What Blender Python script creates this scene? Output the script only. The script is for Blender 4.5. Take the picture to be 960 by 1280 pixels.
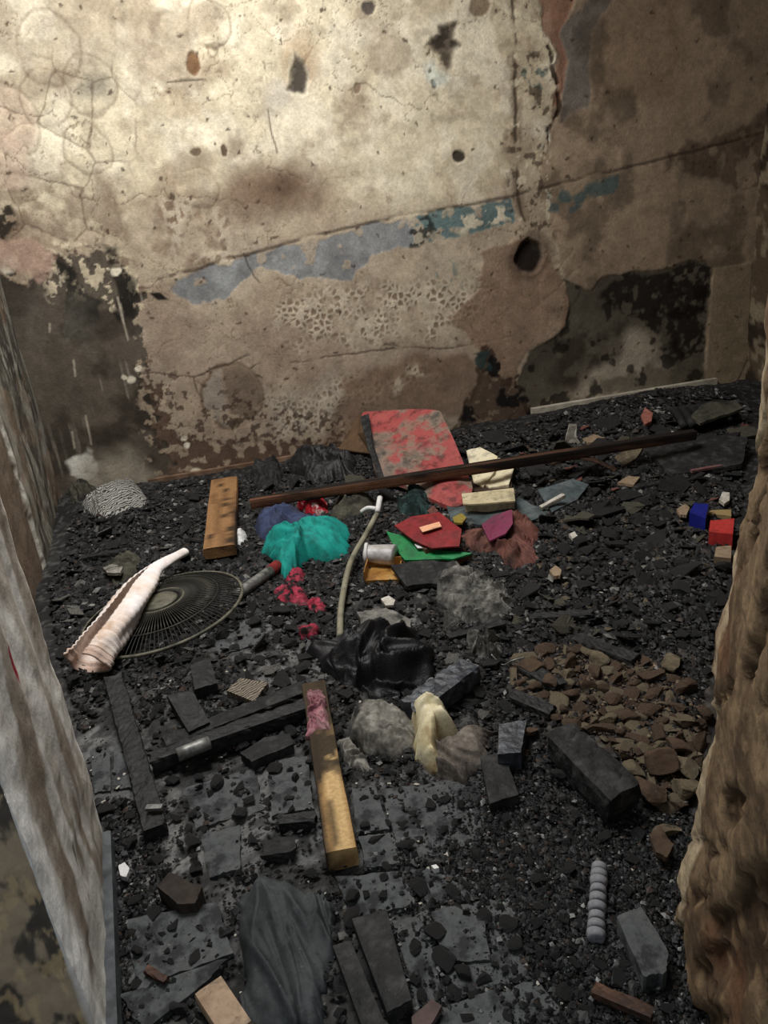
import bpy, math, random
import numpy as np
from mathutils import Matrix, Vector

# ------------------------------------------------------------------ camera, world, light
for o in list(bpy.data.objects):
    bpy.data.objects.remove(o)
S = bpy.context.scene
COL = S.collection
F, CH, YAW = 961.0, 1.2, math.radians(11)
_n = np.array([740 - 480, -(3000 - 640), -F]); _n /= np.linalg.norm(_n)
_up = -_n
_fh = np.array([0, 0, -1.0]); _fh = _fh - _up * _fh.dot(_up); _fh /= np.linalg.norm(_fh)
_r = np.cross(_fh, _up)
_c, _s = math.cos(YAW), math.sin(YAW)
CM = np.array([[_c, _s, 0], [-_s, _c, 0], [0, 0, 1]]) @ np.array([_r, _fh, _up])
cam_d = bpy.data.cameras.new('camera')
cam = bpy.data.objects.new('camera', cam_d); COL.objects.link(cam)
cam_d.sensor_fit = 'VERTICAL'; cam_d.sensor_height = 36.0; cam_d.sensor_width = 27.0
cam_d.lens = F / 1280 * 36.0
cam_d.clip_start = 0.02
m4 = Matrix([list(CM[i]) + [(0, 0, CH)[i]] for i in range(3)] + [[0, 0, 0, 1]])
cam.matrix_world = m4
S.camera = cam

w = bpy.data.worlds.new('world'); S.world = w; w.use_nodes = True
w.node_tree.nodes['Background'].inputs[0].default_value = (0.85, 0.93, 1.0, 1)
w.node_tree.nodes['Background'].inputs[1].default_value = 0.42

# daylight falling through the burnt-out opening in the roof
def area(name, loc, sx, sy, power, col, rot=(0, 0, 0)):
    d = bpy.data.lights.new(name, 'AREA'); d.shape = 'RECTANGLE'; d.size = sx; d.size_y = sy
    d.energy = power; d.color = col
    o = bpy.data.objects.new(name, d); COL.objects.link(o); o.location = loc; o.rotation_euler = rot
    return o
OPEN = (-0.7, 0.6, 1.75, 3.1)      # x0 x1 y0 y1 of the roof opening
CEIL = 3.0
area('roof_opening_offscreen', ((OPEN[0]+OPEN[1])/2, (OPEN[2]+OPEN[3])/2, CEIL + 0.05), OPEN[1]-OPEN[0], OPEN[3]-OPEN[2], 108, (1.0, 0.985, 0.965))

S.view_settings.view_transform = 'Standard'; S.view_settings.look = 'None'
S.view_settings.exposure = 0.0; S.view_settings.gamma = 1.0
S.view_settings.use_curve_mapping = False

# ------------------------------------------------------------------ pixel -> place
def ray(x, y):
    return CM @ np.array([x - 480.0, -(y - 640.0), -F])
def P(x, y, z=0.0):
    d = ray(x, y); return d * ((z - CH) / d[2]) + np.array([0, 0, CH])
def PY(x, y, Y):
    d = ray(x, y); return d * (Y / d[1]) + np.array([0, 0, CH])
def PX(x, y, X):
    d = ray(x, y); return d * (X / d[0]) + np.array([0, 0, CH])
def project(p):
    q = (p - np.array([0, 0, CH])) @ CM
    return 480 + F * q[..., 0] / -q[..., 2], 640 - F * q[..., 1] / -q[..., 2]

# ------------------------------------------------------------------ noise
def _hash(ix, iy, iz, seed):
    h = (ix.astype(np.int64) * 374761393 + iy.astype(np.int64) * 668265263 + iz.astype(np.int64) * 2147483647 + seed * 1274126177) & 0xFFFFFFFF
    h = ((h ^ (h >> 13)) * 1274126177) & 0xFFFFFFFF
    h = ((h ^ (h >> 16)) * 2246822519) & 0xFFFFFFFF
    return ((h ^ (h >> 15)) & 0xFFFFFF) / float(0xFFFFFF)
def vn2(x, y, seed=0):
    ix, iy = np.floor(x), np.floor(y); fx, fy = x - ix, y - iy
    ux, uy = fx*fx*(3-2*fx), fy*fy*(3-2*fy); z = np.zeros_like(ix)
    a, b = _hash(ix, iy, z, seed), _hash(ix+1, iy, z, seed)
    c, d = _hash(ix, iy+1, z, seed), _hash(ix+1, iy+1, z, seed)
    return (a*(1-ux)+b*ux)*(1-uy) + (c*(1-ux)+d*ux)*uy
def vn3(x, y, zz, seed=0):
    iz = np.floor(zz); fz = zz - iz; uz = fz*fz*(3-2*fz)
    out = 0
    for k, wt in ((0, 1-uz), (1, uz)):
        ix, iy = np.floor(x), np.floor(y); fx, fy = x-ix, y-iy
        ux, uy = fx*fx*(3-2*fx), fy*fy*(3-2*fy); z = iz + k
        a, b = _hash(ix, iy, z, seed), _hash(ix+1, iy, z, seed)
        c, d = _hash(ix, iy+1, z, seed), _hash(ix+1, iy+1, z, seed)
        out = out + wt*((a*(1-ux)+b*ux)*(1-uy) + (c*(1-ux)+d*ux)*uy)
    return out
def fbm(x, y, f=1.0, octv=4, seed=0, gain=0.5):
    x, y = np.asarray(x, float), np.asarray(y, float)
    s = 0; a = 1.0; t = 0
    for k in range(octv):
        s = s + a*vn2(x*f + k*17.3, y*f - k*9.1, seed+k*7); t += a; a *= gain; f *= 2.03
    return s/t
def fbm3(p, f=1.0, octv=3, seed=0):
    s = 0; a = 1.0; t = 0
    for k in range(octv):
        s = s + a*vn3(p[:, 0]*f+k*7.7, p[:, 1]*f-k*3.1, p[:, 2]*f+k*5.3, seed+k*11); t += a; a *= .5; f *= 2.03
    return s/t
def worley(x, y, seed=0):
    ix, iy = np.floor(x), np.floor(y); f1 = np.full(x.shape, 9.0); f2 = np.full(x.shape, 9.0); cid = np.zeros(x.shape)
    z = np.zeros_like(ix)
    for dx in (-1, 0, 1):
        for dy in (-1, 0, 1):
            jx, jy = ix+dx, iy+dy
            px = jx + _hash(jx, jy, z, seed); py = jy + _hash(jx, jy, z, seed+91)
            d = np.hypot(px-x, py-y); h = _hash(jx, jy, z, seed+33)
            n = d < f1
            f2 = np.where(n, f1, np.minimum(f2, d)); cid = np.where(n, h, cid); f1 = np.where(n, d, f1)
    return f1, f2, cid
def sst(a, b, x):
    t = np.clip((x-a)/(b-a), 0, 1); return t*t*(3-2*t)
def sdf(poly, x, y):
    """signed distance to a polygon, negative inside"""
    poly = np.asarray(poly, float); d2 = np.full(x.shape, 1e9); ins = np.zeros(x.shape, bool)
    n = len(poly)
    for i in range(n):
        ax, ay = poly[i]; bx, by = poly[(i+1) % n]; ex, ey = bx-ax, by-ay
        t = np.clip(((x-ax)*ex + (y-ay)*ey)/(ex*ex+ey*ey+1e-12), 0, 1)
        d2 = np.minimum(d2, (x-ax-t*ex)**2 + (y-ay-t*ey)**2)
        if ey != 0:
            ins ^= ((ay > y) != (by > y)) & (x < ex*(y-ay)/ey + ax)
    return np.where(ins, -1, 1)*np.sqrt(d2)
def seg_d(pts, x, y):
    d = np.full(x.shape, 1e9)
    for (ax, ay), (bx, by) in zip(pts[:-1], pts[1:]):
        ex, ey = bx-ax, by-ay; t = np.clip(((x-ax)*ex+(y-ay)*ey)/(ex*ex+ey*ey+1e-12), 0, 1)
        d = np.minimum(d, np.hypot(x-ax-t*ex, y-ay-t*ey))
    return d
def lin(r, g, b):
    c = np.array([r, g, b])/255.0
    return np.where(c <= .04045, c/12.92, ((c+.055)/1.055)**2.4)
def mixc(c, col, m):
    return c*(1-m[:, None]) + np.asarray(col)*m[:, None]

# ------------------------------------------------------------------ mesh / materials
def mesh(name, v, f, mat=None, smooth=False, col=None):
    v = np.asarray(v, np.float32); me = bpy.data.meshes.new(name)
    if isinstance(f, np.ndarray):
        k = f.shape[1]; me.vertices.add(len(v)); me.vertices.foreach_set('co', v.ravel())
        me.loops.add(f.size); me.loops.foreach_set('vertex_index', f.astype(np.int32).ravel())
        me.polygons.add(len(f)); me.polygons.foreach_set('loop_start', np.arange(0, f.size, k, dtype=np.int32))
        me.update(calc_edges=True)
    else:
        me.from_pydata(v.tolist(), [], [list(map(int, q)) for q in f]); me.update()
    if smooth:
        me.polygons.foreach_set('use_smooth', np.ones(len(me.polygons), bool))
    else:
        me.shade_flat()
    if col is not None:
        a = me.color_attributes.new('Col', 'FLOAT_COLOR', 'POINT')
        c = np.ones((len(v), 4), np.float32); c[:, :3] = col; a.data.foreach_set('color', c.ravel())
    if mat: me.materials.append(mat)
    me.validate()
    return me
def link(name, me, parent=None, loc=(0, 0, 0)):
    o = bpy.data.objects.new(name, me); COL.objects.link(o); o.location = loc
    if parent is not None: o.parent = parent
    return o
def tag(o, label, cat, group=None, kind=None):
    o['label'] = label; o['category'] = cat
    if group: o['group'] = group
    if kind: o['kind'] = kind
    return o
def struct(o, label, cat):
    o['kind'] = 'structure'; o['label'] = label; o['category'] = cat; return o
def empty(name, loc, label, cat, group=None):
    o = bpy.data.objects.new(name, None); COL.objects.link(o); o.location = loc; o.empty_display_size = .05
    return tag(o, label, cat, group)
POLYS = []    # ground outlines of the things already lying on the floor
OCC = []      # footprints of the things already lying on the floor
def put(name, v, f, mat, parent=None, smooth=False, col=None):
    """object whose origin is at its base centre; v in world space"""
    v = np.asarray(v, float); org = np.array([(v[:, 0].min()+v[:, 0].max())/2, (v[:, 1].min()+v[:, 1].max())/2, v[:, 2].min()])
    if parent is not None:
        po = np.array(parent.location); pp_ = parent.parent
        while pp_ is not None: po = po + np.array(pp_.location); pp_ = pp_.parent
        OCC.append((*v[:, :2].min(0), *v[:, :2].max(0))) if parent.name != 'floor' else None
        me = mesh(name, v - org, f, mat, smooth, col); return link(name, me, parent, tuple(org-po))
    OCC.append((*v[:, :2].min(0), *v[:, :2].max(0)))
    return link(name, mesh(name, v - org, f, mat, smooth, col), None, tuple(org))

MATS = {}
def mat(name, cols, scale=20, rough=.85, bump=.4, bscale=None, stretch=(1, 1, 1), metal=0, stops=None, spec=.3, trans=0, dist=0.002, dirt=.45):
    """procedural noise-coloured surface; cols are sRGB triples"""
    if name in MATS: return MATS[name]
    m = bpy.data.materials.new(name); m.use_nodes = True; nt = m.node_tree; b = nt.nodes['Principled BSDF']
    tc = nt.nodes.new('ShaderNodeTexCoord'); mp = nt.nodes.new('ShaderNodeMapping'); mp.inputs['Scale'].default_value = stretch
    nt.links.new(tc.outputs['Object'], mp.inputs[0])
    n = nt.nodes.new('ShaderNodeTexNoise'); n.inputs['Scale'].default_value = scale; n.inputs['Detail'].default_value = 6; n.inputs['Roughness'].default_value = .62
    nt.links.new(mp.outputs[0], n.inputs['Vector'])
    r = nt.nodes.new('ShaderNodeValToRGB'); el = r.color_ramp.elements
    st = stops or [.32 + .36*i/max(1, len(cols)-1) for i in range(len(cols))]
    while len(el) < len(cols): el.new(.5)
    for e, c, s in zip(el, cols, st): e.position = s; e.color = (*lin(*c), 1)
    nt.links.new(n.outputs[0], r.inputs[0]); out = r.outputs[0]
    # soot smudges and ash specks lying on everything in the room
    for sc_, lo, hi, cc, amt in ((17, .5, .64, (17, 15, 14), dirt), (75, .6, .68, (24, 22, 20), dirt), (110, .64, .7, (120, 118, 112), dirt*.5)):
        if not dirt: break
        nd = nt.nodes.new('ShaderNodeTexNoise'); nd.inputs['Scale'].default_value = sc_; nd.inputs['Detail'].default_value = 5; nd.inputs['Roughness'].default_value = .65
        nt.links.new(tc.outputs['Object'], nd.inputs['Vector'])
        mr = nt.nodes.new('ShaderNodeMapRange'); mr.inputs[1].default_value = lo; mr.inputs[2].default_value = hi; mr.inputs[4].default_value = amt
        nt.links.new(nd.outputs[0], mr.inputs[0])
        mx = nt.nodes.new('ShaderNodeMixRGB'); mx.inputs[2].default_value = (*lin(*cc), 1)
        nt.links.new(mr.outputs[0], mx.inputs[0]); nt.links.new(out, mx.inputs[1]); out = mx.outputs[0]
    nt.links.new(out, b.inputs['Base Color'])
    b.inputs['Roughness'].default_value = rough; b.inputs['Metallic'].default_value = metal
    b.inputs['Specular IOR Level'].default_value = spec
    if trans: b.inputs['Transmission Weight'].default_value = trans
    if bump:
        n2 = nt.nodes.new('ShaderNodeTexNoise'); n2.inputs['Scale'].default_value = bscale or scale*2.5; n2.inputs['Detail'].default_value = 5
        nt.links.new(mp.outputs[0], n2.inputs['Vector'])
        bp = nt.nodes.new('ShaderNodeBump'); bp.inputs['Strength'].default_value = bump; bp.inputs['Distance'].default_value = dist*2
        nt.links.new(n2.outputs[0], bp.inputs['Height']); nt.links.new(bp.outputs[0], b.inputs['Normal'])
    MATS[name] = m; return m
def vmat(name, nscale=60, var=.35, rough=.9, bump=.35, bscale=120, spec=.2, dist=.004):
    """surface coloured by its painted-on wear pattern (point colours) with grain on top"""
    if name in MATS: return MATS[name]
    m = bpy.data.materials.new(name); m.use_nodes = True; nt = m.node_tree; b = nt.nodes['Principled BSDF']
    at = nt.nodes.new('ShaderNodeAttribute'); at.attribute_name = 'Col'
    tc = nt.nodes.new('ShaderNodeTexCoord')
    n = nt.nodes.new('ShaderNodeTexNoise'); n.inputs['Scale'].default_value = nscale; n.inputs['Detail'].default_value = 6; n.inputs['Roughness'].default_value = .65
    nt.links.new(tc.outputs['Object'], n.inputs['Vector'])
    r = nt.nodes.new('ShaderNodeMapRange'); r.inputs[1].default_value = .3; r.inputs[2].default_value = .7
    r.inputs[3].default_value = 1-var; r.inputs[4].default_value = 1+var*.6
    nt.links.new(n.outputs[0], r.inputs[0])
    vm = nt.nodes.new('ShaderNodeVectorMath'); vm.operation = 'SCALE'
    nt.links.new(at.outputs['Color'], vm.inputs[0]); nt.links.new(r.outputs[0], vm.inputs['Scale'])
    nt.links.new(vm.outputs[0], b.inputs['Base Color'])
    b.inputs['Roughness'].default_value = rough; b.inputs['Specular IOR Level'].default_value = spec
    n2 = nt.nodes.new('ShaderNodeTexNoise'); n2.inputs['Scale'].default_value = bscale; n2.inputs['Detail'].default_value = 5
    nt.links.new(tc.outputs['Object'], n2.inputs['Vector'])
    bp = nt.nodes.new('ShaderNodeBump'); bp.inputs['Strength'].default_value = bump; bp.inputs['Distance'].default_value = dist
    nt.links.new(n2.outputs[0], bp.inputs['Height']); nt.links.new(bp.outputs[0], b.inputs['Normal'])
    MATS[name] = m; return m
def grid_faces(nu, nv, flip=False):
    i = np.arange((nu)*(nv)).reshape(nu, nv)
    a, b, c, d = i[:-1, :-1].ravel(), i[1:, :-1].ravel(), i[1:, 1:].ravel(), i[:-1, 1:].ravel()
    return np.stack([a, d, c, b] if flip else [a, b, c, d], 1)

# ------------------------------------------------------------------ the back wall
YB = 3.85
XL, XR = -0.86, 2.96
def wall_left_x(y): return -0.855 + 0.077*(YB - y)
WP = lambda x, y: tuple(PY(x, y, YB)[[0, 2]])
WPL = lambda pts: [WP(*p) for p in pts]

def build_back_wall():
    xs = np.arange(XL-.1, XR+.1, .0055); zs = np.arange(-.06, CEIL+.02, .0058)
    X, Z = np.meshgrid(xs, zs, indexing='ij'); nu, nv = X.shape; X = X.ravel(); Z = Z.ravel()
    n1 = fbm(X, Z, 3, 5, 1); n2 = fbm(X, Z, 9, 5, 2); n3 = fbm(X, Z, 28, 4, 3); n4 = fbm(X, Z, 60, 3, 4); big = fbm(X, Z, 1.2, 4, 5)
    wx = X + (fbm(X, Z, 7, 4, 6)-.5)*.12 + (n3-.5)*.03; wz = Z + (fbm(X, Z, 7, 4, 7)-.5)*.12 + (fbm(X, Z, 28, 4, 8)-.5)*.03
    def reg(pts, soft=.01, warp=1.0, rag=0.0):
        s = sdf(WPL(pts), X+(wx-X)*warp, Z+(wz-Z)*warp)
        if rag: s = s + (n3-.5)*rag
        return sst(soft, -soft, s)
    def blob(px, py, rx, ry, soft=.3, warp=.6):
        c = WP(px, py); a = rx/234.0; b = ry/234.0
        d = np.hypot((X+(wx-X)*warp-c[0])/a, (Z+(wz-Z)*warp-c[1])/b); return sst(1+soft, 1-soft, d)
    hgt = (n2-.5)*.006 + (n1-.5)*.012
    # limewash, yellowed by smoke
    c = np.tile(lin(218, 206, 178), (len(X), 1))
    c = mixc(c, lin(182, 165, 138), sst(.42, .68, n1)*.65)
    c = mixc(c, lin(234, 224, 200), sst(.47, .66, n2)*.65)
    c = mixc(c, lin(150, 132, 110), sst(.52, .68, fbm(X, Z, 5, 5, 21))*.6)
    c = mixc(c, lin(120, 100, 80), sst(.6, .75, fbm(X, Z, 15, 4, 22))*.3)
    # lower half of the wall: browner tone with a soft, uneven border
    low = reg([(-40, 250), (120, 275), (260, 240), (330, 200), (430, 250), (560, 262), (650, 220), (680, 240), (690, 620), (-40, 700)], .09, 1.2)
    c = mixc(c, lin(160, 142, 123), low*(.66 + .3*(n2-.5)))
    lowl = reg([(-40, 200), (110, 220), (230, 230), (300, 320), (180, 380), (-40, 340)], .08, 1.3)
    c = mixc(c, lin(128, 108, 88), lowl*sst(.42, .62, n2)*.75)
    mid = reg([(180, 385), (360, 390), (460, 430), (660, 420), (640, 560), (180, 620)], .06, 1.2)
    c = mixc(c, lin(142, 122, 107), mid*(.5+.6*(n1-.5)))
    c = mixc(c, lin(158, 150, 136), reg([(320, 490), (420, 470), (440, 540), (340, 545)], .05, 1.2)*.6)
    # stains
    c = mixc(c, lin(104, 80, 62), blob(345, 238, 50, 26, .7)*.7); c = mixc(c, lin(80, 62, 50), blob(352, 232, 14, 10, .6)*.6)
    c = mixc(c, lin(110, 88, 70), blob(300, 250, 60, 18, .7, 1)*.4)
    c = mixc(c, lin(150, 140, 124), blob(90, 60, 60, 45, .8, 1)*.5); c = mixc(c, lin(120, 116, 104), blob(115, 115, 20, 12, .7, 1)*.6)
    # plaster blisters: round cells with a cracked rim
    f1, f2, cid = worley(X*4.2+(n2-.5)*.25, Z*4.2+(n1-.5)*.25, 5)
    bl = reg([(-40, 70), (160, 80), (180, 170), (120, 300), (-40, 330)], .05)
    e = f2-f1
    c = mixc(c, lin(92, 74, 58), bl*sst(.05, .01, e)*.55); hgt += bl*sst(.0, .3, e)*.006
    for (bx, by, br) in ((5, 150, 32), (0, 200, 30), (55, 122, 24), (112, 108, 26), (110, 185, 24), (60, 62, 30), (290, 497, 36), (262, 30, 22), (245, 235, 22), (700, 360, 30)):
        q = WP(bx, by); d = np.hypot(X-q[0]+(wx-X)*.25, Z-q[1]+(wz-Z)*.55)*234/br
        ring = sst(.10, .0, np.abs(d-1))*sst(.35, .55, fbm(X, Z, 8, 2, int(bx)+40)+.12)
        c = mixc(c, lin(96, 78, 60), ring*(.75 if bx == 290 else .42)); hgt += sst(1.05, .8, d)*.005
        if bx in (5, 0): c = mixc(c, lin(196, 172, 152), sst(1.05, .8, d)*.6)
        if bx == 290:
            half = sst(1, .9, d)
            c = mixc(c, lin(100, 84, 70), half*sst(-.01, .02, X-q[0]+.03)*.75); c = mixc(c, lin(140, 134, 124), half*sst(.0, -.03, X-q[0]+.02)*.6)
    # hairline cracks
    g1, g2, gid = worley(X*3.1+(n2-.5)*.9, Z*3.1+(n1-.5)*.9, 17)
    cr = sst(.022, .004, g2-g1)*sst(.38, .6, fbm(X, Z, 2.2, 3, 9))
    c = mixc(c, lin(84, 66, 50), cr*.6); hgt -= cr*.002
    g1, g2, gid = worley(X*9+(n3-.5)*1.0, Z*9+(n2-.5)*1.2, 19)
    cr = sst(.035, .008, g2-g1)*sst(.5, .66, fbm(X, Z, 3.5, 3, 10))
    c = mixc(c, lin(104, 84, 64), cr*.55); hgt -= cr*.002
    # leopard spots: pale net around brown flakes
    def leopard(pts, sc, amt, seed):
        nonlocal c, hgt
        a1, a2, ci = worley(X*sc+(n3-.5)*.5, Z*sc+(n4-.5)*.5, seed)
        mk = reg(pts, .06, 1.2)*amt*sst(.30, .50, fbm(X, Z, 11, 3, seed+5))
        net = sst(.42, .24, a2-a1)
        c = mixc(c, lin(204, 192, 170), mk*net*.7); c = mixc(c, lin(118, 98, 80), mk*(1-net)*.8); hgt += mk*net*.003
    leopard([(330, 385), (420, 360), (600, 350), (640, 380), (560, 420), (440, 430), (380, 430)], 34, 1, 51)
    leopard([(200, 262), (290, 255), (300, 330), (215, 335)], 17, 1, 52)
    leopard([(440, 480), (530, 455), (540, 480), (450, 500)], 30, .7, 53)
    leopard([(340, 495), (440, 480), (430, 540), (350, 545)], 34, .8, 54)
    # painted blue band
    band = reg([(205, 362), (260, 335), (320, 318), (440, 287), (545, 265), (642, 247), (642, 278), (560, 300), (500, 305), (465, 322), (440, 348), (380, 345), (330, 335), (310, 345), (285, 372), (240, 376)], .006, .45, .03)
    band *= 1-sst(.61, .67, fbm(X, Z, 13, 4, 60))*.8
    bt = reg([(515, 255), (650, 235), (650, 290), (560, 306), (515, 312)], .04, .6)
    bc = lin(140, 144, 146)*(1-bt[:, None]) + lin(96, 124, 126)*bt[:, None]
    bc = bc*(1-sst(.5, .7, n2)[:, None]*.25)
    c = c*(1-band[:, None]*.9) + bc*band[:, None]*.9; hgt -= band*.003
    fl = reg([(572, 268), (600, 260), (640, 252), (640, 275), (600, 285), (575, 292)], .01, 1)*sst(.5, .56, n3)
    c = mixc(c, lin(205, 196, 172), fl); hgt += fl*.003
    bk = reg([(508, 285), (535, 268), (545, 290), (525, 305), (508, 302)], .01, .8)*sst(.47, .54, n3); c = mixc(c, lin(40, 42, 40), bk*.9)
    c = mixc(c, lin(96, 122, 118), reg([(545, 325), (575, 320), (580, 370), (545, 360)], .02, 1)*sst(.48, .6, n3)*.6)
    # sooted plain plaster, right of the vertical seam
    right = reg([(668, -90), (1060, -90), (1060, 620), (640, 620), (650, 480), (700, 420), (705, 350), (690, 300), (676, 240), (684, 170), (690, 120), (700, 60), (686, 0)], .012, .5)
    rc = lin(154, 135, 113)*(1 + (n1-.5)[:, None]*.5)
    c = c*(1-right[:, None]) + rc*right[:, None]
    gp = reg([(690, 45), (722, 15), (760, -30), (790, -40), (740, 40), (738, 90), (735, 130), (715, 135), (705, 150), (700, 120)], .012, .7)
    c = mixc(c, lin(112, 108, 102), gp*.8); hgt -= gp*.006
    c = mixc(c, lin(126, 104, 82), reg([(738, 50), (790, -60), (860, -60), (850, 130), (740, 125)], .05, 1)*.5)
    c = mixc(c, lin(54, 44, 36), right*sst(.52, .68, fbm(X, Z, 6, 5, 31))*.5)
    c = mixc(c, lin(84, 69, 57), reg([(835, 190), (960, 160), (960, 230), (830, 225)], .02, 1.3)*sst(.44, .52, n2)*.7)
    tb = reg([(684, 240), (775, 218), (780, 250), (684, 268)], .012, .5)*sst(.62, .5, fbm(X, Z, 12, 3, 61)); c = mixc(c, lin(76, 94, 94), tb*.85)
    # exposed brick and seam
    br = reg([(674, -40), (722, -40), (712, 20), (700, 40), (706, 80), (698, 132), (690, 130), (692, 60), (680, 40)], .008, .5); c = mixc(c, lin(142, 104, 84), br*.85); hgt -= br*.01
    c = mixc(c, lin(52, 28, 20), reg([(690, -20), (715, -10), (716, 12), (690, 8)], .006, 1)*sst(.5, .56, n3))
    sm = seg_d(WPL([(641, -60), (643, 100), (646, 190), (650, 245), (655, 290)]), wx*.35+X*.65, wz*.35+Z*.65)
    c = mixc(c, lin(104, 86, 68), sst(.045, .01, sm)*sst(.4, .6, n2)*.7); s2 = sst(.012, .003, sm)*sst(.34, .5, n2); c = mixc(c, lin(70, 56, 44), s2*.8); hgt -= s2*.006
    sm = seg_d(WPL([(684, 60), (694, 110), (700, 135), (686, 165), (683, 200)]), wx*.5+X*.5, wz*.5+Z*.5)
    s2 = sst(.016, .006, sm)*sst(.38, .5, n3); c = mixc(c, lin(44, 28, 20), s2*.9); hgt -= s2*.012
    c = mixc(c, lin(190, 182, 164), reg([(676, 150), (690, 145), (690, 180), (678, 185)], .008, 1)*sst(.5, .57, n3))
    c = mixc(c, lin(86, 110, 104), reg([(648, 80), (680, 85), (678, 105), (650, 100)], .012, 1)*sst(.46, .56, n3)*.8)
    sp = reg([(636, 60), (690, 60), (690, 300), (636, 300)], .03, .6)
    c = mixc(c, lin(72, 58, 46), sp*sst(.6, .68, n3)*.8); c = mixc(c, lin(208, 196, 170), sp*sst(.34, .3, n3)*.7)
    # ledge line over the band
    ld = seg_d(WPL([(185, 353), (320, 314), (440, 283), (545, 263), (642, 244), (730, 222), (820, 200), (960, 165)]), X, Z+(n2-.5)*.02)
    c = mixc(c, lin(60, 48, 38), sst(.011, .003, ld)*sst(.3, .5, n2)*.7); hgt -= sst(.012, .002, ld)*.003
    # horizontal cracks
    for pts in ([(176, 467), (240, 470), (285, 457), (312, 446), (325, 455), (312, 462)], [(240, 470), (246, 492), (252, 500)], [(350, 452), (420, 446), (470, 437), (560, 435), (640, 420)], [(306, 318), (318, 345), (324, 353)], [(210, 102), (268, 101)], [(328, 75), (338, 140), (346, 190)], [(480, 432), (520, 436)]):
        dd = seg_d(WPL(pts), X*.7+wx*.3, Z*.7+wz*.3); k = sst(.007, .001, dd)*sst(.3, .5, n2); c = mixc(c, lin(64, 50, 40), k*.75); hgt -= k*.003
    # pinkish smooth plaster, lower middle right
    pk = reg([(600, 310), (650, 300), (700, 345), (712, 380), (705, 412), (665, 432), (650, 462), (646, 485), (622, 480), (612, 450), (588, 430), (560, 400), (600, 360)], .012, .55)
    c = mixc(c, lin(136, 111, 92), pk*.8); hgt += pk*.006
    pk = reg([(430, 478), (470, 455), (580, 440), (600, 470), (580, 520), (520, 515), (450, 515), (425, 560), (405, 555)], .02, .7); c = mixc(c, lin(116, 92, 74), pk*.7)
    c = mixc(c, lin(190, 176, 152), reg([(486, 470), (530, 458), (535, 470), (490, 490)], .015, 1)*sst(.45, .58, n3)*.7)
    # scorched lower right panel
    sc = reg([(704, 350), (740, 362), (752, 345), (800, 338), (884, 326), (892, 345), (884, 420), (880, 492), (660, 530), (650, 480), (665, 436), (704, 412), (712, 384)], .008, .45)
    scc = lin(92, 85, 72)*(1+(n1-.5)[:, None]*.9); c = c*(1-sc[:, None]) + scc*sc[:, None]; hgt -= sc*.006
    c = mixc(c, lin(172, 160, 141), sc*reg([(745, 455), (780, 415), (820, 420), (835, 470), (800, 500), (680, 525), (690, 505)], .07, 1.2)*(.35+.8*sst(.4, .6, n2)))
    c = mixc(c, lin(44, 36, 28), sc*reg([(690, 430), (780, 400), (770, 440), (700, 500)], .05, 1)*sst(.4, .6, n2)*.7)
    bk = reg([(752, 372), (765, 350), (800, 342), (890, 330), (890, 345), (882, 440), (850, 455), (838, 420), (800, 405), (790, 395)], .012, .9, .05)
    c = mixc(c, lin(30, 24, 20), bk*.9*sst(.3, .48, n3))
    c = mixc(c, lin(24, 18, 14), sc*sst(.58, .66, fbm(X, Z, 11, 4, 71))*.8)
    pl = reg([(893, 334), (940, 328), (936, 440), (918, 484), (882, 488), (886, 420)], .006, .25); c = mixc(c, lin(146, 130, 106), pl*.9); hgt += pl*.006
    # burnt spot behind the red board
    bk = reg([(595, 432), (612, 430), (618, 470), (650, 475), (668, 520), (600, 560), (560, 548), (575, 520), (590, 480)], .012, .9, .06)
    c = mixc(c, lin(58, 40, 30), bk*.85); c = mixc(c, lin(20, 18, 16), bk*sst(.46, .54, n2)*.95)
    c = mixc(c, lin(140, 120, 98), bk*sst(.62, .67, n3)*.6); c = mixc(c, lin(40, 62, 60), reg([(590, 440), (615, 436), (612, 462), (592, 462)], .01, .6)*sst(.45, .55, n3)*.9)
    # black lower-left scorch, its lace-like brown border
    dk = reg([(-60, 330), (40, 348), (62, 345), (78, 318), (110, 310), (135, 303), (150, 335), (180, 365), (172, 405), (178, 440), (182, 480), (196, 510), (192, 545), (215, 570), (230, 640), (-60, 660)], .006, .6, .12)
    lace = reg([(170, 470), (205, 490), (208, 530), (240, 550), (330, 555), (430, 553), (460, 550), (460, 620), (150, 640)], .006, .7, .11)
    lace = np.maximum(lace, reg([(130, 540), (215, 560), (330, 572), (460, 556), (460, 640), (80, 640)], .02, .3))
    c = mixc(c, lin(88, 68, 55), lace*.92); hgt -= lace*.004
    dcol = lin(86, 78, 68)*(1+(fbm(X*6, Z, 3, 4, 81)-.5)[:, None]*.5); dcol = dcol + (lin(58, 51, 44)-dcol)*sst(.48, .62, fbm(X, Z, 5, 4, 82))[:, None]
    c = c*(1-dk[:, None]*.96) + dcol*dk[:, None]*.96; hgt -= dk*.004
    fk = reg([(40, 300), (140, 290), (190, 370), (180, 400), (60, 370)], .03, .8)*sst(.57, .61, fbm(X, Z, 34, 3, 86)); c = mixc(c, lin(206, 192, 164), fk*.85); hgt += fk*.004
    fk = reg([(170, 480), (230, 500), (440, 530), (440, 575), (180, 600)], .03, .8)*sst(.59, .62, fbm(X, Z, 26, 3, 87)); c = mixc(c, lin(170, 152, 130), fk*.8)
    fk = reg([(170, 440), (260, 480), (440, 520), (430, 560), (190, 560)], .05, .8)*sst(.6, .63, fbm(X, Z, 40, 3, 88)); c = mixc(c, lin(70, 54, 44), fk*.8)
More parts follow.
